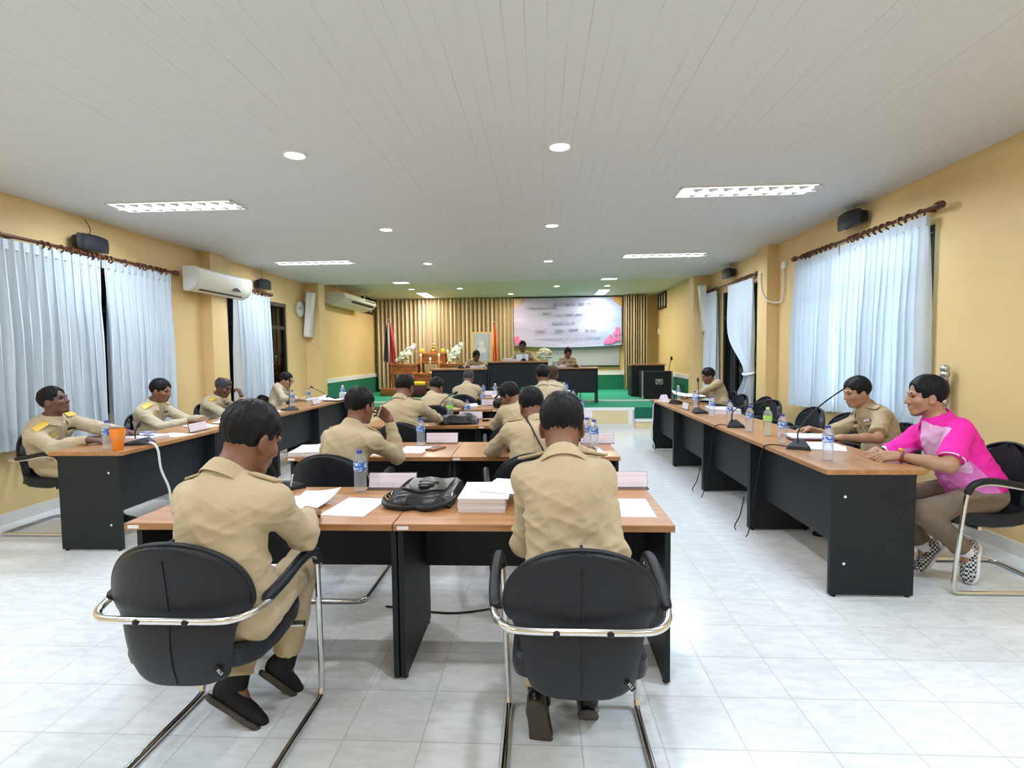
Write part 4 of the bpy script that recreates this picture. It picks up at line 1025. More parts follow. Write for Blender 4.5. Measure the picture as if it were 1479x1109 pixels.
    for t, r in ((.05, (.130, .088, .09)), (.32, (.125, .09, .12)), (.62, (.14, .098, .14)), (.82, (.135, .085, .10))):
        fd.ell(B(t), (r[0]*wid, r[1]*dep, r[2]), ax(t), .06)
    V, Q = fd.mesh(); body = link_mesh('body', V, Q, M[skin], root)
    # ---- hair
    fh = Field(h-.19, h+.19, max(rb*.8, .0045) if rb < .008 else rb)
    g = .010+hlen*.3
    fh.ell(hp(0, -.016, .041), ((.0765+g*.75)*e, (.0965+g*.8)*e, (.087+g)*e), HR, 0)
    if hlen: fh.ell(hp(0, -.065, -.03-hlen), (.070*e, .055*e, (.09+hlen)*e), HR, .03)
    hn = lambda v: HR @ nrm(v)
    if not hlen: fh.cut(hp(0, -.0, -.028), hn((0, .40, -1)))
    fh.dig(hp(0, .118, -.002), (.064*e, .085*e, (.082+hairline)*e), HR, .012)
    for s in (-1, 1): fh.dig(hp(s*.078, .066, .020), (.026*e, .034*e, .040*e), HR, .01); fh.dig(hp(s*.085, .035, -.030), (.03*e, .040*e, .032*e), HR, .01); fh.dig(hp(s*.088, -.006, -.016), (.022*e, .024*e, .032*e), HR, .006)
    if bald: fh.dig(hp(0, -.02+bald*.0, .135), (.055*bald*e, .075*bald*e, .045*e), HR, .01)
    V, Q = fh.mesh()
    if V is not None:
        def hd(V, N):
            q = (V-h) @ HR; ang = np.arctan2(q[:,0], q[:,1]+.03)
            return .004*(vnoise(np.stack([ang*9, q[:,2]*16, q[:,1]*10], 1), seed)-.5)*2+.003*(vnoise(V*150, seed)-.5)+.005*(vnoise(V*36, seed+3)-.5)
        link_mesh('hair', V, Q, M[hair], root, hd)
    if beard:
        fb = Field(h-.19, h+.19, .0048)
        fb.ell(hp(0, .020, -.036), (.061*e, .070*e, .071*e), HR, .035); fb.ell(hp(0, .056, -.094), (.027*e, .029*e, .021*e), HR, .02); fb.cone(hp(-.042, .0, -.062), hp(-.018, .058, -.095), .017*e, .015*e, .02); fb.cone(hp(.042, .0, -.062), hp(.018, .058, -.095), .017*e, .015*e, .02)
        fb.cut(hp(0, 0, -.060), hn((0, .55, 1))); fb.cut(hp(0, .0, -.05), hn((0, -1, -.15))); fb.dig(hp(0, .10, -.062), (.026*e, .04*e, .018*e), HR, .004)
        Vb, Qb = fb.mesh()
        if Vb is not None: link_mesh('beard', Vb, Qb, M['stubble'], root)
        MB().tube([hp(-.026, .075, -.055), hp(-.012, .0875, -.048), hp(.012, .0875, -.048), hp(.026, .075, -.055)], [.002, .0042, .0042, .002], 8).build('moustache', M['hair'], root)
    # eyes and brows
    if rb < .0095:
        for s in (-1, 1):
            mb = MB().ball(hp(s*.031, .0775, .007), (.0125*e, .0085*e, .0045*e), 10, Matrix(HR.tolist())); mb.build('eye', M['eye'], root)
            mb = MB().tube([hp(s*.014, .0875, .027), hp(s*.030, .0845, .031), hp(s*.049, .0705, .026)], [.0035, .0045, .002], 6); mb.build('eyebrow', M['hair'], root)
        MB().tube(smooth_path([hp(-.023, .0775, -.066), hp(-.010, .0875, -.0595), hp(.010, .0875, -.0595), hp(.023, .0775, -.066)], 3), .0042, 8).tube(smooth_path([hp(-.022, .0775, -.067), hp(-.009, .0865, -.072), hp(.009, .0865, -.072), hp(.022, .0775, -.067)], 3), .0046, 8).build('lips', M['lip_dark'] if skin in ('skin_b', 'skin_c') else M['lip'], root)
    # ---- shirt
    fs = Field(lo, hi, rc); o = .012
    for t, r in ((.02 if low else .16, (.150, .115, .09)), (.16, (.150, .115, .09)), (.36, (.142, .108, .12)), (.62, (.152, .110, .14)), (.83, (.148, .096, .09))):
        fs.ell(B(t), (r[0]*wid, r[1]*dep, r[2]), ax(t), .07)
    for s in (1, -1):
        S, E, T, d, n, sd, curl = arms[s]; fs.cone(N+np.array([0, 0, -.012]), S, .054, .048, .055); fs.cone(S+(B(.8)-S)*.35, S, .065, .052*wid, .05)
        if short: q = S+(E-S)*.80; fs.cone(S, q, .054*wid, .062*wid, .03, True)
        else:
            q = E+(T-E)*sleeve; fs.cone(S, E, .054*wid, .049*wid, .035); fs.cone(E, E*.5+q*.5, .049*wid, .044*wid, .02); fs.cone(E*.5+q*.5, q, .044*wid, .036*wid, .02, True)
    nd_ = nrm(hp(0, -.028, -.060)-N); fs.cone(N-nd_*.05, N+nd_*.026+A9 @ np.array([0, -.004, 0]), .070*wid, .064*wid, .035, True)
    fs.cut(B(.05)-ax(.05)[:,2]*(.035+low), -ax(.05)[:,2], P0-np.array([.24, .22, .3]), P0+np.array([.24, .22, .12]))
    if pockets:
        for s in (-1, 1):
            a = ax(.68); fs.ell(B(.66)+a @ np.array([s*.075*wid, .103*dep, 0]), (.043, .016, .045), a, .004); fs.ell(B(.66)+a @ np.array([s*.075*wid, .109*dep, .042]), (.046, .017, .016), a, .004)
    V, Q = fs.mesh()
    def sd_(V, N_):
        w = np.clip((N[2]-V[:,2])/.35, 0, 1)
        f1 = vnoise(V*np.array([7, 7, 17.])+np.stack([V[:,2]*4, V[:,0]*5, V[:,0]*7], 1), seed); f2 = vnoise(V*np.array([15, 15, 30.])+np.stack([V[:,1]*9, V[:,2]*6, -V[:,0]*14], 1), seed+5)
        r1 = 1-np.abs(2*f1-1); r2 = 1-np.abs(2*f2-1)
        near = np.zeros(len(V))
        for s in (1, -1):
            E = arms[s][1]; near = np.maximum(near, np.exp(-((V-E)**2).sum(1)/.10**2))
            AX = SC+A9 @ np.array([s*sh*.85, 0, -.10]); near = np.maximum(near, .8*np.exp(-((V-AX)**2).sum(1)/.11**2))
        amp = .0035+.005*w+.007*near
        return amp*(r1**2-.35)+(.0018+.003*w+.004*near)*(r2**2-.35)
    so = link_mesh('shirt', V, Q, M[shirt], root, sd_)
    # collar: a stand and a fold round the neck
    if collar:
        ndir = nrm(hp(0, -.028, -.060)-N); CR = frame(nrm(A9[:,1]-ndir*(A9[:,1]@ndir)), ndir); c0 = N+ndir*.006
        def col(u, v):
            a = -PI/2+.30+(2*PI-.60)*u; a += PI   # opening at the front
            a = PI/2+.48+(2*PI-.96)*u
            back_ = .5-.5*math.sin(a); r = .069*wid; hgt = .028+.024*back_
            if v < .5: k = v*2; rr, zz = r-.004, hgt*k-.008
            else: k = (v-.5)*2; rr, zz = r+.002+(.016+.014*(1-back_))*k, hgt-.002-(.052-.010*(1-back_))*k
            drop = .022*(1-back_)
            return c0+CR @ np.array([rr*math.cos(a), rr*math.sin(a)*1.04+.004, zz-drop])
        MB().grid(col, 36, 8, .003).build('collar', M[shirt if collar is True else collar], so)
    if board:
        for s in (1, -1):
            S = arms[s][0]; p = S*.74+N*.26; x = nrm(S-N+np.array([0, 0, .03])); f = A9[:,1]; u = nrm(np.cross(x*s, f)); u = u if u[2] > 0 else -u
            Rb = Matrix(np.stack([x, nrm(np.cross(u, x)), u], 1).tolist())
            q_ = (V-p) @ np.stack([x, nrm(np.cross(u, x)), u], 1); near_ = q_[(np.abs(q_[:,0]) < .05) & (np.abs(q_[:,1]) < .02)]
            MB().box(Vector(p+u*((near_[:,2].max() if len(near_) else .05)+.004)), (.115, .050, .010), Rb, bev=.004).build('shoulder_board', M[board], so, label='gold shoulder board' if board == 'gold' else None)
    if front:
        me_ = so.data; VV = np.empty(len(me_.vertices)*3, F32); me_.vertices.foreach_get('co', VV); VV = VV.reshape(-1, 3)
        def patch(name, t, cx, cz, w, hh, th, m, nu=8, nv=8):
            a = ax(t); o_ = B(t); q_ = (VV-o_) @ a; q_ = q_[(q_[:,1] > 0) & (q_[:,1] < .16*dep) & (np.abs(q_[:,0]) < .145*wid)]
            def fn(u, v):
                x = cx+(u-.5)*w; z = cz+(v-.5)*hh; k = np.hypot(q_[:,0]-x, q_[:,2]-z); wgt = np.exp(-(k/.012)**2); s_ = wgt.sum()
                y = (q_[:,1]*wgt).sum()/s_ if s_ > 1e-3 else .11*dep
                return o_+a @ np.array([x, y+th, z])
            MB().grid(lambda u, v: fn(1-u, v), nu, nv, .004).build(name, m, so)
        for s in (-1, 1):
            patch('pocket', .68, s*.078*wid, -.010, .092, .10, .004, M[shirt]); patch('pocket_flap', .68, s*.078*wid, .036, .098, .034, .008, M[shirt])
            patch('button', .68, s*.078*wid, .026, .012, .012, .013, M['brass'], 2, 2)
        patch('placket', .55, 0, .0, .032, .30, .004, M[shirt], 4, 16)
        patch('name_badge', .68, -.078*wid, .066, .062, .014, .007, M['blank'] if front == 2 else M['plastic'], 6, 2)
        patch('ribbon_bar', .68, .078*wid, .068, .055, .018, .007, M['gold'] if board == 'gold' else M['red_lac'], 6, 2)
    # ---- trousers and shoes
    ft = Field(lo, hi, rc+.001)
    ft.ell(P0+np.array([0, -.005, -.012]), (.150*wid, .112*dep, .105), None, .05); ft.ell(B(.10), (.140*wid, .104*dep, .06), ax(.1), .04)
    for s in (1, -1):
        hip, K, ank, toe = legs[s]; ft.cone(hip, K, .086, .066, .05); q = K+(ank-K)*.93; ft.cone(K, q, .066, .058, .03, True)
    ft.cut(B(.22), ax(.22)[:,2], P0-.25, P0+.3)
    V, Q = ft.mesh()
    link_mesh('trousers', V, Q, M[pants], root, lambda V, N_: .007*((1-np.abs(2*vnoise(V*np.array([16, 8, 12.])+V[:, [2, 0, 1]]*8, seed+9)-1))**2-.3))
    for s in (1, -1):
        hip, K, ank, toe = legs[s]; FR = frame(toe, nrm(K-ank)); fp = lambda x, y, z: ank+FR @ np.array([x, y, z])
        fz = Field(ank-.30, ank+.30, .0065 if rb < .008 else .010)
        fz.ell(fp(0, -.025, -.040), (.036, .045, .042), FR, .02); fz.ell(fp(0, .05, -.05), (.041, .085, .034), FR, .03); fz.ell(fp(0, .135, -.058), (.043, .065, .027), FR, .03); fz.cone(fp(0, -.012, -.02), fp(0, -.012, .035), .042, .040, .02, True)
        fz.cut(fp(0, 0, -.082), -FR[:,2]); V, Q = fz.mesh(); shoe = link_mesh('shoe', V, Q, M[shoes], root)
        if sock:
            a_ = nrm(K-ank); MB().lathe([(.043, -.03), (.046, .02), (.044, .10), (.040, .102)], ank, 18, rot_to(a_)).build('sock', M[sock], shoe)
        fz = Field(ank-.30, ank+.30, .0055 if rb < .008 else .010)
        fz.ell(fp(0, -.025, -.085), (.039, .05, .022), FR, .01); fz.ell(fp(0, .05, -.085), (.040, .095, .022), FR, .02); fz.ell(fp(0, .13, -.085), (.047, .075, .022), FR, .02)
        fz.cut(fp(0, 0, -.076), FR[:,2]); fz.cut(fp(0, 0, -.098), -FR[:,2]); V, Q = fz.mesh()
        if V is not None: link_mesh('sole', V, Q, M['blank'] if shoes == 'checker' else M['sole'], shoe)
    info = dict(root=root, hp=hp, HR=HR, B=B, ax=ax, arms=arms, N=N, SC=SC, A9=A9, body=body, shirt=so, loc=loc, h=h, legs=legs)
    if extra: extra(info)
    return info
NEAR = (.0048, .0062); M['lip'] = simple('lip_skin', (.30, .12, .085), .4); M['lip_dark'] = simple('dark_lip_skin', (.115, .042, .032), .4)
MID = (.0052, .0072); FAR = (.0085, .0095)
# ---- the two men at the nearest row, seen from behind
person('person in khaki uniform nearest the camera at left, turned right and writing on papers', (-1.11, 1.79), -.06, (-1.06, 1.885, 1.155), face=-.50, pitch=-.40, sh=.172, wid=1.06, hs=1.06, twist=-.18, skin='skin_b',
       R=dict(w=(-1.0, 2.19, .778), pole=(.55, -.35, -.85), n=(-.35, .1, -1), d=(-.15, .95, -.05), curl=.8), L=dict(w=(-1.40, 2.26, .775), pole=(-.5, -.3, -.8)), res=NEAR, seed=3,
       feet={1: ((-1.10, 2.15, .16), (.25, .55, -.75)), -1: ((-1.24, 2.02, .135), (.80, -.05, -.45))}, shoes='suede', pants='khaki', sock='suede', knee=.1)
person('person in khaki uniform nearest the camera, back squarely to us, right of centre', (.10, 1.80), .0, (.085, 2.02, 1.175), face=.0, pitch=-.45, sh=.130, wid=.95, skin='skin_b',
       R=dict(w=(.255, 2.03, .69), pole=(.05, -.8, -.3), d=(-.1, .75, -.5), n=(-1, 0, -.3), shf=.03, shu=.015), L=dict(w=(-.03, 2.27, .775), pole=(-.12, -.3, -1), shf=.05, shu=.015), res=NEAR, seed=5,
       feet={1: ((.18, 2.06, .11), (.1, .75, -.65)), -1: ((-.01, 1.985, .13), (.12, .25, -.95))}, sock='shoe', knee=-.02)
# ---- second row
def phone_at(info, side=1, m='blank'):
    S, E, T, d, n, sd, c = info['arms'][side]; p = T+d*.085+n*.022
    R_ = Matrix(np.stack([nrm(sd), nrm(d), nrm(n)], 1).tolist())
    w = info['root'].matrix_basis @ Vector(p); Rw = info['root'].matrix_basis.to_3x3() @ R_
    return w, Rw
i3 = person('person in khaki uniform in the second row left, raising a hand to the mouth', (-1.30, 3.42), -.1, (-1.205, 3.50, 1.118), face=-.55, pitch=-.15, sh=.165, twist=-.2, skin='skin_b',
       R=dict(w=(-1.04, 3.62, 1.00), pole=(.35, .7, -.9), d=(-.55, .25, .45), n=(-.6, -.75, .2), curl=.75), L=dict(w=(-1.42, 3.85, .775)), res=MID, seed=7)
person('person in khaki uniform in the second row right with a dark strap across the back', (-.07, 3.42), .06, (-.055, 3.60, 1.10), face=.35, pitch=-.45, sh=.16, twist=.12, skin='skin_b',
       L=dict(w=(-.26, 3.86, .775), pole=(-.9, 0, -.6)), R=dict(w=(.33, 3.80, .775), pole=(.8, -.3, -.5), d=(.5, .8, -.1)), res=MID, seed=9, sleeve=.55,
       extra=lambda i: MB().tube([i['N']+i['A9'] @ np.array(v) for v in ((-.055, .03, .028), (-.075, -.035, .03), (-.085, -.075, -.01), (-.05, -.105, -.09), (.0, -.128, -.20), (.055, -.145, -.31), (.11, -.15, -.42))], .006, 8).build('shoulder_strap', M['plastic'], i['root']))
# ---- third to fifth rows
person('person in khaki uniform in the third row left with thinning hair', (-1.26, 4.90), -.05, (-1.29, 5.02, 1.150), face=-.3, pitch=-.35, sh=.165, skin='skin_b', R=dict(w=(-1.02, 5.42, .78), pole=(.9, 0, -.5)), L=dict(w=(-1.4, 5.42, .78)), res=MID, seed=11, bald=.85)
person('person in khaki uniform in the third row right, face turned left and bowed', (-.22, 4.92), .25, (-.285, 5.08, 1.055), face=1.25, pitch=-.55, sh=.15, skin='skin_b', res=MID, seed=13, R=dict(w=(-.08, 5.42, .78)), L=dict(w=(-.42, 5.42, .78)))
person('person in khaki uniform in the fourth row left, bowed over', (-1.28, 6.5), -.1, (-1.31, 6.68, 1.045), face=-.4, pitch=-.5, sh=.17, skin='skin_b', res=FAR, seed=15, R=dict(w=(-1.0, 7.02, .78), pole=(.9, 0, -.5)), L=dict(w=(-1.45, 7.02, .78)))
person('person in khaki uniform in the fourth row right with neat black hair', (.08, 6.5), .0, (.045, 6.62, 1.195), face=.15, pitch=-.1, sh=.165, skin='skin_b', shirt='khaki_lit', res=FAR, seed=17, R=dict(w=(.2, 7.02, .78)), L=dict(w=(-.1, 7.02, .78)))
person('person in khaki uniform in the fifth row left, grey haired', (-1.12, 8.2), .0, (-1.125, 8.4, 1.09), face=-.2, pitch=-.4, sh=.165, skin='skin_b', hair='hair_grey', res=FAR, seed=19, R=dict(w=(-.95, 8.8, .78)), L=dict(w=(-1.3, 8.8, .78)))
person('person in khaki uniform in the fifth row with brown hair and clip', (.22, 8.2), .0, (.215, 8.36, 1.125), face=-.2, pitch=-.3, sh=.14, skin='skin_d', hair='hair_brown', hlen=.05, shirt='khaki_lit', res=FAR, seed=21, R=dict(w=(.35, 8.8, .78)), L=dict(w=(.05, 8.8, .78)),
       extra=lambda i: MB().box(Vector(i['hp'](0, -.115, -.03)), (.07, .03, .06), bev=.01).build('hair_clip', M['plastic'], i['root']))
# ---- the left wall row (facing the room)
LW = -PI/2
person('person in pale khaki uniform at the near end of the left row, looking up', (-4.19, 4.35), LW, (-4.10, 4.26, 1.105), face=LW+.15, pitch=.26, sh=.165, wid=1.08, dep=1.15, skin='skin_c', shirt='khaki_lit', board='gold', res=MID, seed=31, hairline=.024, front=1,
       R=dict(w=(-3.68, 4.10, .80), pole=(.7, -.2, -.6), d=(.9, .35, -.1)), L=dict(w=(-3.62, 4.42, .82), d=(.95, .2, -.15), n=(0, 0, -1)))
person('person in pale khaki uniform second in the left row, eyes lowered', (-4.16, 5.48), LW, (-4.06, 5.47, 1.110), face=LW+.05, pitch=-.18, sh=.165, wid=1.04, skin='skin_b', shirt='khaki_lit', board='gold', res=MID, seed=33, front=1,
       R=dict(w=(-3.74, 5.42, .79), pole=(.7, -.3, -.6), d=(.5, .8, -.1)), L=dict(w=(-3.70, 5.62, .79), d=(.5, -.8, -.1)))
person('person in pale khaki uniform third in the left row, hand raised to the face', (-4.16, 6.62), LW, (-4.06, 6.60, 1.075), face=LW-.1, pitch=-.35, sh=.165, wid=1.02, skin='skin_c', hair='hair_grey', shirt='khaki_lit', board='gold', res=MID, seed=35, bald=1.1, front=1,
       R=dict(w=(-3.72, 6.5, .79), pole=(.7, -.2, -.6)), L=dict(w=(-3.86, 6.66, .96), pole=(-.3, .5, -.9), d=(-.35, -.05, .9), n=(-.9, 0, -.2), curl=1.1))
def glasses(i):
    mb = MB()
    for s in (-1, 1):
        mb.torus(i['hp'](s*.033, .098, .006), .022, .0022, Matrix((i['HR'] @ np.array([[1,0,0],[0,0,1],[0,1,0]])).tolist()), 16, 6)
        mb.tube([i['hp'](s*.055, .096, .010), i['hp'](s*.080, .0, .008)], .002, 6)
    mb.tube([i['hp'](-.011, .1, .008), i['hp'](.011, .1, .008)], .002, 6); mb.build('glasses', M['plastic'], i['root'])
person('person in pale khaki uniform farthest in the left row, wearing glasses', (-4.12, 8.10), LW, (-4.08, 8.34, 1.085), face=LW-.05, pitch=-.3, sh=.165, skin='skin_d', shirt='khaki_lit', board='khaki_deep', res=FAR[:1]+(.0085,), seed=37, front=1, extra=glasses,
       R=dict(w=(-3.74, 8.05, .80), d=(.9, .2, -.1)), L=dict(w=(-3.70, 8.25, .80), d=(.9, -.1, -.1)))
# ---- the right wall row
RWY = PI/2
def pink_extra(i):
    S, E, T, d, n, sd, c = i['arms'][-1]; a = nrm(T-E); p = E+(T-E)*.93; R_ = rot_to(a)
    w = MB().torus(p, .033, .008, R_, 20, 8); wt = w.build('wristwatch', simple('red_watch_strap', (.20, .025, .03), .4), i['root'])
    u = nrm(np.cross(a, (0, 1, .2))); u = u if u[2] > 0 else -u
    MB().box(Vector(p+np.array([.006, -.0, .0])+np.array([0, 0, .034])), (.034, .034, .012), R_ @ Matrix.Rotation(PI/2, 3, 'Y'), bev=.003).build('watch_face', M['brass'], wt)
    for s in (1, -1):
        S, E, T, d, n, sd, c = i['arms'][s]; q = S+(E-S)*.80; MB().lathe([(.0615*1.08, -.030), (.0640*1.08, -.028), (.0660*1.08, .006), (.060*1.08, .008)], q, 24, rot_to(E-S), caps=False).build('cuff', M['blank'], i['shirt'], label='white sleeve cuff')
def m_polo():
    t = NT('pink_polo_cloth'); c = t.coord(); x, y, z = t.sep(c)
    # pale front panels, hot pink back, shoulders and side
    a = t.math('GREATER_THAN', t.math('MULTIPLY_ADD', z, -.75, y), -.46); b = t.math('GREATER_THAN', t.math('MULTIPLY_ADD', z, .9, y), .80)
    m1 = t.math('MULTIPLY', t.math('MULTIPLY', a, t.math('LESS_THAN', t.math('ABSOLUTE', x), .20)), t.math('LESS_THAN', z, .80)); up = t.math('MULTIPLY', t.math('GREATER_THAN', z, .70), t.math('LESS_THAN', t.math('ABSOLUTE', x), .12)); frontish = t.math('GREATER_THAN', t.math('MULTIPLY_ADD', z, -.55, y), -.29)
    nn = t.noise(c, 5, 2)
    col = t.mix(t.math('MULTIPLY', m1, .9), (.80, .012, .34), t.mix(nn, (.66, .12, .44), (.72, .24, .55)))
    col = t.mix(t.math('MULTIPLY', up, frontish), col, (.76, .42, .64))
    t.base(col); t.set(Roughness=.8); t.bump(t.noise(c, 24, 3), .2, .006); return t.m
M['polo'] = m_polo(); M['stubble'] = simple('beard_stubble', (.17, .09, .056), .8, var=.5, scale=300)
def m_checker():
    t = NT('checkered_canvas'); c = t.coord(); k = t.n('ShaderNodeTexChecker'); t.l(c, k.inputs[0]); k.inputs['Scale'].default_value = 72; k.inputs[1].default_value = (.70, .70, .70, 1); k.inputs[2].default_value = (.012, .012, .013, 1)
    t.l(k.outputs[0], t.p.inputs['Base Color']); t.set(Roughness=.8); return t.m
M['checker'] = m_checker()
person('person in a hot pink polo shirt leaning on the near end of the right row', (2.74, 3.43), RWY, (2.50, 3.545, 1.150), face=RWY-.25, pitch=-.06, sh=.172, wid=1.14, dep=1.25, skin='skin_d', shirt='polo', pants='brown_trouser', short=True, board=None, pockets=False, hairline=.022, hs=1.06,
       L=dict(w=(2.22, 3.36, .800), pole=(-.75, -.45, -.5), d=(-.9, .15, -.05), n=(-.1, .55, -.85), curl=.9), R=dict(w=(2.20, 3.55, .800), pole=(.7, -.3, -.6), d=(-.75, -.62, -.05), n=(0, -.45, -.9), curl=.9), res=NEAR, seed=41,
       feet={-1: ((2.62, 3.35, .215), (-.22, -.15, -.95)), 1: ((2.54, 3.58, .16), (-.55, 0, -.8))}, shoes='checker', sock='blank', low=.10, beard=True, extra=pink_extra)
person('person in olive khaki short sleeved uniform beside the person in pink', (2.74, 4.36), RWY, (2.60, 4.46, 1.110), face=RWY+.05, pitch=-.22, sh=.158, skin='skin_d', shirt='khaki_deep', board='khaki', short=True, res=(.0055, .007), seed=43, front=2,
       L=dict(w=(2.32, 4.15, .79), pole=(-.7, -.4, -.5), d=(-.8, .4, -.1)), R=dict(w=(2.28, 4.56, .80), pole=(.7, -.3, -.6), d=(-.9, 0, -.1)))
person('person in khaki uniform at the far end of the right row, reading white papers', (2.72, 8.05), RWY, (2.60, 8.28, 1.085), face=RWY+.1, pitch=-.3, sh=.165, skin='skin_b', shirt='khaki_deep', res=(.0085, .0085), seed=45, front=1, L=dict(w=(2.22, 7.85, .80), d=(-.9, .1, -.05)), R=dict(w=(2.20, 8.1, .80), d=(-.9, 0, -.05)))
# ---- on the stage, facing the hall
person('person in khaki uniform at the left stage desk, head bowed', (-1.50, 12.12), PI, (-1.42, 11.98, 1.43), face=PI+.35, pitch=-.5, floor=SZ+.03, skin='skin_c', shirt='khaki', res=FAR, seed=51, front=1, R=dict(w=(-1.6, 11.72, 1.20)), L=dict(w=(-1.32, 11.72, 1.20)))
person('person in khaki uniform at the raised centre stage desk, speaking into a microphone', (-.33, 12.15), PI, (-.365, 11.98, 1.635), face=PI, pitch=-.1, floor=SZ+.15, skin='skin_c', shirt='khaki', wid=1.12, sh=.18, hairline=.008, res=FAR, seed=53, front=1, R=dict(w=(-.55, 11.68, 1.36)), L=dict(w=(-.15, 11.68, 1.36)))
person('person in khaki uniform at the right stage desk, looking down at the papers', (.66, 12.10), PI, (.655, 11.97, 1.475), face=PI+.1, pitch=-.5, floor=SZ+.03, skin='skin_b', shirt='khaki_lit', sh=.15, res=FAR, seed=55, front=1, R=dict(w=(.55, 11.74, 1.20)), L=dict(w=(.78, 11.74, 1.20)))
w_, R_ = phone_at(i3, 1)
tag(MB().tube([R_ @ Vector((-.03, 0, .004)), R_ @ Vector((.05, .015, .004))], .006, 8).build('pen', M['blank'], loc=w_), 'short white pen held to the mouth by the man in the second row left', 'pen')
# ------------------------------------------------------------------ things on the desks
DZ, SDZ = .735, .76
def make_bottle(label_m, cap_m, water_m, h=.225, r=.0325):
    t = thing('water_bottle', 'clear plastic water bottle', 'bottle', (0,0,0), 0, 'plastic water bottles')
    pr = [(.020, .0), (.028, .003), (r, .012)]
    for k in range(7): z = .018+k*.0135; pr += [(r, z), (r-.002, z+.0065)]
    pr += [(r, .115), (r-.001, .118), (r-.001, .160), (r, .163), (r*.96, .175), (r*.75, .192), (.0145, .206), (.0125, .214)]
    MB().lathe([(a, b*h/.225) for a, b in pr], n=24).build('bottle_body', water_m, t)
    MB().lathe([(r+.0006, .118*h/.225), (r+.0008, .120*h/.225), (r+.0008, .158*h/.225), (r+.0006, .160*h/.225)], n=24, caps=False).build('label_band', label_m, t)
    MB().lathe([(.0150, .2085*h/.225), (.0150, .222*h/.225), (.013, .2245*h/.225)], n=16).build('cap', cap_m, t)
    return t
bot0 = make_bottle(M['label'], M['cap'], M['water']); botg = make_bottle(M['label_green'], M['cap_green'], M['water_green'], .235, .035); botw = make_bottle(M['label'], M['cap_white'], M['water'])
def make_mic():
    t = thing('desk_microphone', 'black gooseneck conference microphone', 'microphone', (0,0,0), 0, 'gooseneck desk microphones')
    # wedge base: apex towards +y
    V = [(a*1.2, b*1.2, c*1.1) for a, b, c in [(-.065, -.075, 0), (.065, -.075, 0), (.04, .085, 0), (-.04, .085, 0), (-.06, -.07, .022), (.06, -.07, .022), (.022, .05, .055), (-.022, .05, .055), (.03, .08, .02), (-.03, .08, .02)]]
    MB().add(V, [(0,3,2,1), (0,1,5,4), (1,2,8,6,5), (0,4,7,9,3), (4,5,6,7), (6,8,9,7), (2,3,9,8)]).build('base', M['plastic'], t, False)
    return t
def neck(t, pts):
    P = smooth_path(pts, 6); MB().tube(P, .005, 8).build('gooseneck', M['plastic'], t)
    d = (P[-1]-P[-3]).normalized(); MB().lathe([(.007, -.005), (.013, .004), (.014, .03), (.009, .045), (.002, .048)], P[-1], 14, rot_to(d)).build('head', M['speaker_cone'], t)
def mic(x, y, z, rz, label, pts):
    t = make_mic(); t.location = (x, y, z); t.rotation_euler[2] = rz; t['label'] = label; neck(t, pts); return t
def make_plate(w=.27):
    t = thing('name_plate', 'clear acrylic name stand', 'name stand', (0,0,0), 0, 'clear acrylic name stands')
    R_ = Matrix.Rotation(.22, 3, 'X')
    MB().box((0, 0, .002), (w, .075, .004)).box(R_ @ Vector((0, .0, .045)), (w, .003, .092), R_).build('stand', M['acrylic'], t, False)
    MB().box((0, 0, 0), (w-.012, .078, .0012)).build('name_sheet', M['pink_sheet'], t, False)
    s = [c for c in bpy.data.objects if c.parent == t and c.name.startswith('name_sheet')][0]
    s.matrix_local = Matrix.Translation(R_ @ Vector((0, .0035, .046))) @ R_.to_4x4() @ Matrix.Rotation(PI/2, 4, 'X')
    return t
pl0 = make_plate()
def make_paper(w=.21, l=.297, bend=.0, m='paper', name='paper_sheet'):
    def fn(u, v): return ((u-.5)*w, (v-.5)*l, .0015+bend*max(0, v-.45)**2+bend*.3*u*u*v)
    return MB().grid(fn, 8, 10, .0008).build(name, M[m])
index_children()
used = set()
def put(proto, x, y, z, rz, label, group=None):
    if proto.name in used: return dup(proto, (x, y, z), rz, label, group)
    used.add(proto.name); proto.location = (x, y, z); proto.rotation_euler[2] = rz; proto['label'] = label
    if group: proto['group'] = group
    return proto
def paper(x, y, z, rz, label, bend=0, w=.21, l=.297, m='paper'):
    o = make_paper(w, l, bend, m); o.location = (x, y, z); o.rotation_euler[2] = rz; return tag(o, label, 'paper', 'loose paper sheets')
def stack(x, y, z, rz, h, label, w=.215, l=.30, top=True, name='paper_stack'):
    t = thing(name, label, 'paper stack', (x, y, z), rz, 'stacks of documents'); r2 = random.Random(int(abs(x*100)+abs(y*10)))
    n = max(1, int(h/.016)); 
    for k in range(n): MB().box((r2.uniform(-.006, .006), r2.uniform(-.006, .006), h*(k+.5)/n), (w, l, h/n-.0006)).build('document', M['pages'], t, False)
    if top:
        o = make_paper(w+.02, l, .02, 'paper', 'cover_sheet'); o.parent = t; o.location = (.012, 0, h); 
    return t
# nearest row
put(bot0, -.955, 2.735, DZ, 0, 'blue labelled water bottle on the nearest desk by the left name stand')
put(pl0, -.80, 2.80, DZ, PI, 'acrylic name stand on the nearest desk between the bottle and the black bag'); put(pl0, .44, 2.82, DZ, PI, 'acrylic name stand at the far right of the nearest desk')
paper(-1.14, 2.47, DZ, -.22, 'curled printed sheet under the writing hand on the nearest desk', .10); paper(-.885, 2.46, DZ, -.10, 'flat printed sheet on the nearest desk left of the black bag'); paper(-1.245, 2.49, DZ+.001, .1, 'printed sheet partly hidden by the writing man on the nearest desk')
paper(.41, 2.46, DZ, -.03, 'flat printed sheet at the right end of the nearest desk')
stack(-.272, 2.52, DZ, -.02, .062, 'thick stack of documents beside the black bag on the nearest desk', .215, .29)
paper(-.16, 2.60, DZ+.066, -.25, 'loose white sheet sliding off the thick stack on the nearest desk', .0, .21, .28, 'blank')
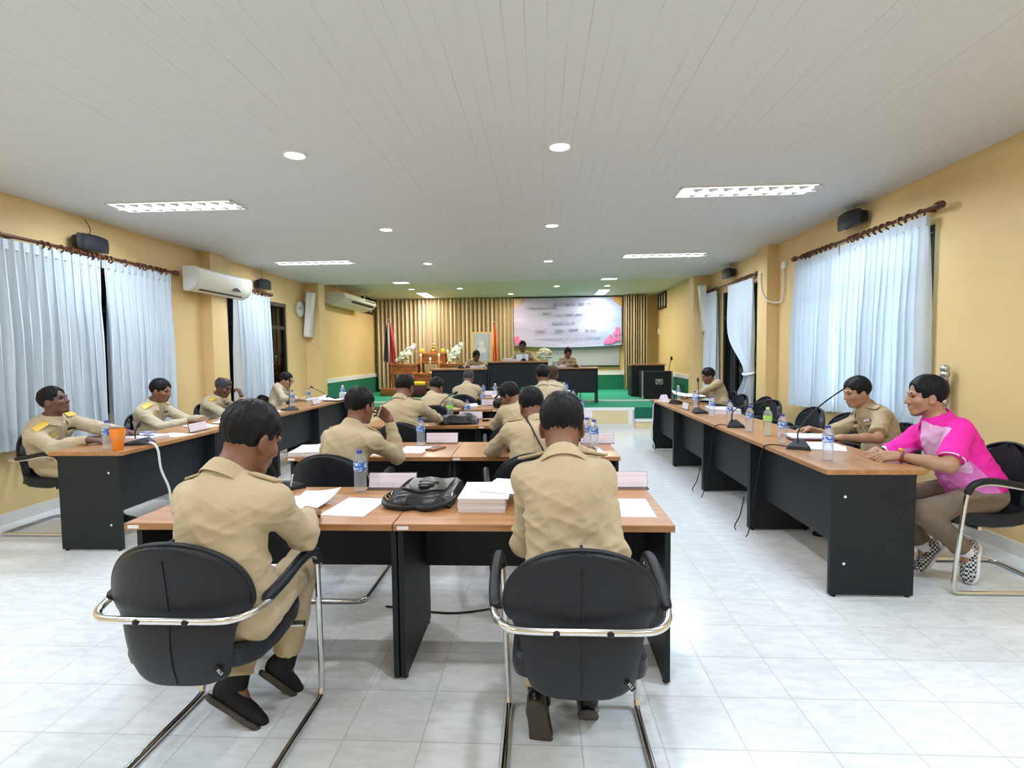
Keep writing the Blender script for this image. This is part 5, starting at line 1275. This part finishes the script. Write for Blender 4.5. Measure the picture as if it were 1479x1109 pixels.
mic(-1.40, 2.78, DZ, 2.6, 'black desk microphone beside the writing man on the nearest desk', [(0, .03, .05), (0, .05, .12), (0, .10, .2), (0, .2, .24)])
tag(MB().tube([(-1.335, 2.735, DZ+.03), (-1.305, 2.70, DZ+.10)], .004, 8).build('pen', M['sticker'], None), 'pale pen leaning by the microphone on the nearest desk', 'pen')
# black shoulder bag
bg_ = thing('shoulder_bag', 'black leather shoulder bag lying on the nearest desk', 'bag', (-.565, 2.62, DZ), -.10)
def bag(u, v):
    a = u*2-1; b = v*2-1; k = (1-a**10)*(1-b**10)
    return (a*.155*(1-.04*b), b*.175, .012+.050*max(k,0)**.5*(1+.2*b)+.004*math.sin(a*7+b*3))
mbg = MB().grid(bag, 20, 20, .012); mbg.box((0, 0, .02), (.29, .33, .035), bev=.012); mbg.build('body', M['vinyl'], bg_)
def flap(u, v):
    a = u*2-1; b = v*2-1; x, y, z = bag((a*.93+1)/2, (b*.82+1.22)/2); return (x, y-.02, z+.010-.012*(max(0, -b)**4))
MB().grid(flap, 16, 16, .006).build('flap', M['vinyl'], bg_)
MB().tube(smooth_path([Vector(flap((x+1)/2, (y+1)/2))+Vector((0, 0, .004)) for x, y in [(-.8, .85), (-.78, 0), (-.74, -.7), (-.4, -.86), (0, -.92), (.4, -.86), (.74, -.7), (.78, 0), (.8, .85)]], 6), .004, 8).build('flap_edge', M['vinyl'], bg_)
MB().box((.0, -.02, .076), (.080, .055, .014), bev=.006).box((0, -.055, .074), (.05, .03, .010), bev=.004).tube([(-.05, .012, .078), (.05, .012, .078)], .006, 8).build('buckle', M['vinyl'], bg_)
MB().tube(smooth_path([(-.15, .03, .03), (-.18, -.10, .03), (-.15, -.20, .018), (-.06, -.235, .014), (0, -.21, .012), (.06, -.235, .014), (.13, -.19, .02), (.158, -.08, .03)], 6), .013, 8).build('strap', M['plastic'], bg_)
for q in (-1, 1): MB().torus((q*.152, -.10, .04), .014, .003, Matrix.Rotation(PI/2, 3, 'Y'), 14, 6).build('strap_ring', M['steel'], bg_)
MB().torus((-.155, -.145, .035), .02, .003, Matrix.Rotation(.8, 3, 'Y'), 14, 6).build('clip', M['brass'], bg_)
# second row
put(bot0, -.95, 4.16, DZ, 0, 'blue labelled water bottle on the second row desk beside a name stand')
put(pl0, -.80, 4.27, DZ, PI, 'acrylic name stand in the second row behind the brown phone case'); put(pl0, .46, 4.24, DZ, PI, 'acrylic name stand at the right end of the second row')
paper(-.965, 3.98, DZ, -.06, 'printed sheet in the second row beside the brown phone case'); stack(-1.73, 3.86, DZ, .1, .03, 'thin stack of papers at the left corner of the second row'); paper(-1.20, 3.90, DZ, -.2, 'printed sheet under the elbow in the second row')
t = thing('phone', 'smartphone in a brown leather case on the second row desk', 'phone', (-.80, 4.0, DZ), -.45); MB().box((0, 0, .006), (.085, .16, .012), bev=.004).build('case', simple('brown_leather', (.22, .085, .035), .5), t); MB().box((0, 0, .0128), (.07, .14, .001)).build('cover_panel', simple('brown_leather_dark', (.12, .05, .025), .4), t, False)
put(bot0, .37, 4.12, DZ, 0, 'water bottle at the right of the second row, half hidden by the nearest head'); put(bot0, .41, 3.98, DZ, 0, 'nearer water bottle at the right end of the second row'); paper(.36, 3.9, DZ, .1, 'printed sheet under the ringed hand in the second row')
# third row
t = thing('shoulder_bag', 'slumped black and olive bag on the third row desk', 'bag', (-.86, 5.56, DZ), .2)
MB().grid(lambda u, v: ((2*u-1)*.22*(1-.15*abs(2*v-1)), (2*v-1)*.16, .01+.085*((1-(2*u-1)**4)*(1-(2*v-1)**4))**.5*(1+.15*math.sin(5*u+4*v))), 18, 12, .012).build('body', M['vinyl'], t); MB().tube(smooth_path([(-.2, -.05, .03), (-.1, -.15, .03), (.08, -.17, .02), (.20, -.08, .03)], 6), .014, 8).build('strap', M['leather'], t)
put(botg, -1.0, 5.86, DZ, 0, 'cloudy bottle with green label on the third row desk'); put(bot0, -.80, 5.82, DZ, 0, 'blue labelled water bottle in the third row behind the slumped bag')
put(pl0, -.77, 5.88, DZ, PI, 'acrylic name stand in the third row behind the slumped bag'); put(pl0, .46, 5.87, DZ, PI, 'acrylic name stand at the right end of the third row'); put(bot0, .45, 5.74, DZ, 0, 'water bottle at the right end of the third row')
tag(MB().lathe([(.011, 0), (.011, .07), (.005, .072), (.005, .16), (.002, .165)], (0,0,.011), 12, rot_to((1, .15, 0))).build('marker_pen', M['plastic'], loc=(-.62, 5.68, DZ)), 'thick black marker pen lying on the third row desk', 'pen')
t = thing('peaked_cap', 'grey peaked cap resting on the third row desk', 'cap', (-1.20, 5.75, DZ)); MB().lathe([(.09, 0), (.10, .03), (.085, .075), (.05, .095), (.001, .10)], n=20).build('crown', simple('grey_felt', (.20, .18, .16), .8), t); MB().grid(lambda u, v: (.10*math.cos(PI*(u-.5)-PI/2)*(1+.55*v), .10*math.sin(PI*(u-.5)-PI/2)*(1+.55*v), .02-.015*v), 12, 4, .005).build('peak', M['plastic'], t)
mic(-1.08, 5.70, DZ, .3, 'black desk microphone in the third row beside the green labelled bottle', [(0, .03, .05), (-.02, .03, .14), (.06, .0, .25), (.15, -.02, .30)])
# fourth and fifth rows
put(bot0, -.79, 7.40, DZ, 0, 'blue labelled water bottle in the fourth row next to the white papers'); put(pl0, -.68, 7.48, DZ, PI, 'acrylic name stand in the fourth row at the left'); stack(-.98, 7.25, DZ, .2, .025, 'spread of white papers in the fourth row left')
t = thing('shoulder_bag', 'black bag in the fourth row in front of the bowed face', 'bag', (-.50, 7.18, DZ), 0); MB().box((0, 0, .06), (.26, .22, .12), bev=.04).build('body', M['vinyl'], t); MB().tube(smooth_path([(-.11, 0, .1), (-.06, 0, .17), (.06, 0, .17), (.11, 0, .1)], 5), .012, 8).build('handle', M['plastic'], t)
put(bot0, .47, 7.30, DZ, 0, 'water bottle at the right end of the fourth row'); put(pl0, .40, 7.45, DZ, PI, 'acrylic name stand at the right end of the fourth row'); stack(.36, 7.12, DZ, 0, .035, 'white papers at the right end of the fourth row')
put(botw, -.76, 9.10, DZ, 0, 'tall clear bottle with white cap in the fifth row left'); put(pl0, -.88, 9.28, DZ, PI, 'acrylic name stand in the fifth row at the left'); stack(-.70, 9.0, DZ, .1, .02, 'white papers in the fifth row left')
put(bot0, -.95, 8.95, DZ, 0, 'blue labelled water bottle in the fifth row beside the grey haired man'); put(botw, .43, 9.2, DZ, 0, 'clear bottle with white cap in the fifth row right'); put(bot0, .46, 8.95, DZ, 0, 'blue labelled water bottle in the fifth row right'); put(pl0, .42, 9.30, DZ, PI, 'acrylic name stand in the fifth row at the right')
mic(.05, 9.1, DZ, 0, 'black desk microphone in the fifth row in front of the neat haired man', [(0, .03, .05), (0, .03, .2), (0, -.02, .38)])
# left wall row
put(bot0, -3.345, 3.90, SDZ, 0, 'blue labelled water bottle beside the orange tumbler on the left row')
t = thing('tumbler', 'orange metal tumbler with clear lid at the near corner of the left row', 'cup', (-3.235, 3.87, SDZ)); MB().lathe([(.034, 0), (.036, .004), (.040, .085), (.049, .095), (.052, .168)], n=24).build('body', M['orange'], t); MB().lathe([(.053, .168), (.053, .176), (.045, .178)], n=24).build('lid', M['acrylic'], t)
mic(-3.26, 4.12, SDZ, -PI/2+.2, 'black desk microphone next to the orange tumbler', [(0, -.03, .05), (0, -.03, .10), (-.02, -.02, .14)])
tag(MB().tube(smooth_path([(-3.20, 4.11, SDZ+.012), (-3.13, 4.10, SDZ+.012), (-3.10, 4.11, SDZ-.05), (-3.105, 4.14, .55), (-3.09, 4.20, .38), (-3.10, 4.24, .2), (-3.04, 4.25, .012), (-2.9, 4.3, .01)], 8), .009, 8).build('cable', M['cable_white']), 'white cable drooping over the edge of the left row from the first microphone', 'cable')
stack(-3.45, 4.42, SDZ, 1.45, .022, 'booklets and papers in front of the man looking up at the left row'); paper(-3.33, 4.62, SDZ, 1.3, 'printed sheet spread beyond the booklets on the left row'); 
t = thing('phone', 'smartphone lying on the booklets at the left row under the resting hand', 'phone', (-3.44, 4.45, SDZ+.045), 1.2); MB().box((0, 0, .005), (.075, .155, .009), bev=.003).build('case', simple('violet_phone', (.16, .17, .36), .3), t); MB().box((0, 0, .0098), (.068, .145, .0008)).build('screen', simple('grey_screen', (.25, .27, .40), .15), t, False)
put(pl0, -3.25, 4.86, SDZ, -PI/2, 'white name stand on the left row in front of the grey streaked man'); paper(-3.45, 5.2, SDZ, 1.2, 'white sheet on the left row before the grey streaked man', .05); paper(-3.35, 5.55, SDZ, 1.7, 'white sheet between the second and third men of the left row', .03); stack(-3.46, 5.85, SDZ, 1.5, .018, 'white documents on the left row before the cropped man')
mic(-3.27, 6.75, SDZ, -PI/2, 'black desk microphone with upright stalk on the left row', [(0, -.01, .05), (0, -.0, .2), (0, .01, .38)])
mic(-3.45, 5.98, SDZ, -2.6, 'black desk microphone lying low on the left row in front of the cropped man', [(0, .0, .05), (.02, -.02, .10), (.08, -.10, .12)])
paper(-3.45, 6.65, SDZ, 1.5, 'white sheet beside the upright microphone on the left row')
put(bot0, -3.52, 7.35, SDZ, 0, 'water bottle on the left row nearest the upright microphone'); put(bot0, -3.50, 7.85, SDZ, 0, 'water bottle on the left row in front of the man with glasses'); put(pl0, -3.25, 7.55, SDZ, -PI/2, 'white name stand on the left row before the man with glasses')
stack(-3.50, 8.12, SDZ, 1.2, .03, 'heap of white papers on the left row before the man with glasses'); paper(-3.44, 8.35, SDZ, 1.0, 'crumpled white sheet at the far part of the left row', .12)
t = thing('folder', 'dark edged folder at the far part of the left row', 'folder', (-3.24, 8.15, SDZ), 1.4); MB().box((0, 0, .008), (.23, .30, .016), bev=.003).build('cover', M['plastic'], t); MB().box((0, 0, .018), (.20, .27, .006)).build('pages', M['blank'], t, False)
mic(-3.44, 8.52, SDZ, 2.3, 'black desk microphone at the far end of the left row', [(0, .02, .05), (0, .10, .10), (0, .28, .20)])
put(botw, -3.22, 8.5, SDZ, 0, 'tall clear bottle with white cap at the far end of the left row'); tag(MB().box((0, 0, .05), (.16, .10, .10), bev=.006).build('tissue_box', M['blank'], loc=(-3.22, 8.60, SDZ)), 'white box at the far end of the left row', 'box')
tag(MB().tube(smooth_path([(-3.25, 8.42, SDZ+.01), (-3.12, 8.40, SDZ+.012), (-3.09, 8.40, SDZ-.06), (-3.10, 8.42, .4), (-3.08, 8.4, .01)], 6), .009, 8).build('cable', M['cable_white']), 'white cable hanging from the far end of the left row', 'cable')
# right wall row
put(bot0, 1.825, 3.42, SDZ, 0, 'blue labelled water bottle nearest the man in pink on the right row'); mic(1.86, 3.86, SDZ, -.5, 'black desk microphone with long stalk aimed at the reading man', [(-.01, .02, .05), (0, .03, .14), (.12, .10, .30), (.30, .20, .45)])
paper(2.06, 4.02, SDZ, 1.5, 'white sheet on the right row before the reading man'); paper(2.03, 3.88, SDZ+.001, 1.1, 'second white sheet half under the microphone on the right row'); t = thing('folder', 'dark red folder holding white pages under the reading man at the right row', 'folder', (2.13, 4.28, SDZ), 1.45); MB().box((0, 0, .009), (.25, .33, .016), bev=.003).build('cover', M['red_lac'], t); MB().box((0, .0, .022), (.22, .30, .010)).build('pages', M['blank'], t, False)
put(bot0, 1.83, 4.06, SDZ, 0, 'blue labelled water bottle behind the long stalked microphone'); put(botg, 1.89, 4.46, SDZ, 0, 'cloudy bottle with green label on the right row'); put(bot0, 1.83, 4.68, SDZ, 0, 'blue labelled water bottle just beyond the green labelled one')
mic(1.81, 4.98, SDZ, -.2, 'black desk microphone with bent stalk on the right row', [(-.02, .02, .05), (-.02, .0, .13), (.05, -.02, .19), (.28, .05, .24)]); put(bot0, 1.85, 5.22, SDZ, 0, 'water bottle beyond the bent microphone on the right row'); put(bot0, 1.85, 5.75, SDZ, 0, 'water bottle before the pink edged document stack')
mic(1.82, 6.12, SDZ, .1, 'black desk microphone with upright stalk on the right row', [(-.0, .0, .05), (0, -.0, .2), (.0, .02, .36)]); stack(2.10, 6.15, SDZ, 1.5, .05, 'pink edged stack of documents on the right row', .30, .32); put(pl0, 1.78, 6.55, SDZ, PI/2, 'white name stand by the farthest man at the right row'); put(bot0, 1.89, 6.5, SDZ, 0, 'water bottle next to the white name stand at the right row')
mic(1.86, 7.25, SDZ, .6, 'black desk microphone at the far end of the right row', [(0, .0, .05), (.02, .02, .18), (.05, .06, .32)]); put(botw, 2.0, 7.7, SDZ, 0, 'clear bottle with white cap at the far end of the right row')
o = paper(2.05, 7.35, SDZ+.10, 1.45, 'white papers held up by the farthest man at the right row', .12, .30, .42); o.rotation_euler[1] = .0
tp = thing('tissue_pack', 'small folded white card at the far corner of the right row', 'card', (1.80, 7.72, SDZ), .4); MB().add([(-.06, -.05, 0), (.06, -.05, 0), (.06, .05, 0), (-.06, .05, 0), (-.05, 0, .09), (.05, 0, .09)], [(0,3,2,1), (0,1,5,4), (2,3,4,5), (1,2,5), (0,4,3)]).build('card', M['pink_sheet'], tp, False)
tag(MB().tube(smooth_path([(1.82, 7.30, SDZ+.012), (1.70, 7.5, SDZ+.012), (1.665, 7.75, SDZ-.04), (1.66, 7.8, .45), (1.63, 7.78, .25), (1.67, 7.74, .10), (1.64, 7.72, .01)], 8), .008, 8).build('cable', M['cable_white']), 'white cable hanging down the far end of the right row', 'cable')
for (x, y, yb, lb) in ((1.79, 3.90, 4.42, 'thin black cable looping from the long stalked microphone under the desk'), (1.78, 5.0, 5.62, 'thin black cable looping from the bent microphone under the desk')):
    tag(MB().tube(smooth_path([(x, y, SDZ+.008), (1.69, y+.06, SDZ+.008), (1.665, y+.12, SDZ-.05), (1.66, y+.2, .45), (1.62, (y+yb)/2, .02), (1.60, yb-.05, .008), (1.66, yb, .10), (1.70, yb+.02, .25)], 8), .0045, 6).build('cable', M['cable_black']), lb, 'cable')
tag(MB().tube(smooth_path([(-.9, 2.95, .006), (-.5, 2.88, .006), (-.1, 2.98, .006), (.3, 2.9, .006), (.52, 2.98, .006)], 8), .005, 6).build('cable', M['cable_black']), 'thin dark cable on the floor under the nearest desk', 'cable')
# stage desks
TZ = SZ+.006+.765; CZ = SZ+.15+.77
stack(-1.36, 11.62, TZ, 0, .05, 'white papers on the left stage desk', .30, .25); stack(-.62, 11.60, CZ, .1, .05, 'white papers in front of the speaking man on the centre stage desk', .34, .24); stack(.42, 11.62, TZ, 0, .035, 'white papers on the right stage desk', .32, .24)
o = paper(-.36, 11.52, CZ+.0, 0, 'upright white sheet before the speaking man on the centre stage desk', 0, .26, .16, 'blank'); o.rotation_euler[0] = 1.1; o.location[2] = CZ+.08
mic(-.33, 11.46, CZ, PI, 'black desk microphone on the centre stage desk', [(0, -.0, .05), (0, -.03, .16), (0, -.12, .26)]); mic(-1.72, 11.55, TZ, PI, 'black desk microphone on the left stage desk', [(0, 0, .05), (.02, -.02, .14), (.05, -.06, .20)]); mic(.80, 11.5, TZ, PI, 'black desk microphone on the right stage desk', [(0, 0, .04), (.0, -.03, .08), (.0, -.08, .10)])
for x, lb in ((.33, 'left drinking glass on the right stage desk'), (.42, 'right drinking glass on the right stage desk')):
    t = thing('drinking_glass', lb, 'glass', (x, 11.55, TZ), 0, 'drinking glasses on the stage desk'); MB().lathe([(.026, 0), (.033, .13), (.031, .13), (.024, .006)], n=18).build('tumbler', M['acrylic'], t); MB().lathe([(.024, .006), (.029, .08)], n=18).build('water', M['water'], t)
t = thing('flower_arrangement', 'cream flower bunch behind the right corner of the centre stage desk', 'flowers', (.13, 12.25, SZ+.03)); MB().tube([(0, 0, .0), (0, 0, .80)], .012, 8).lathe([(.12, 0), (.12, .03), (.02, .05)], n=14).build('stand', M['rod'], t); MB().lathe([(.05, .80), (.10, .92), (.09, .92)], n=16).build('bowl', M['petal_cream'], t)
r2 = random.Random(6)
for k in range(26):
    a = r2.uniform(0, 6.28); e = r2.uniform(-.2, 1.5); r = .15; p = (r*math.cos(a)*math.cos(e), r*.8*math.sin(a)*math.cos(e), 1.02+.12*math.sin(e)); MB().ball(p, (.045, .045, .04), 8).build('blossom', M['petal_cream'] if k % 3 else M['petal'], t)
mb = MB()
for k in range(10): a = k*.63; mb.ball((.13*math.cos(a), .11*math.sin(a), .95), (.06, .02, .012), 8, Matrix.Rotation(a, 3, 'Z'))
mb.build('leaves', M['leaf'], t)
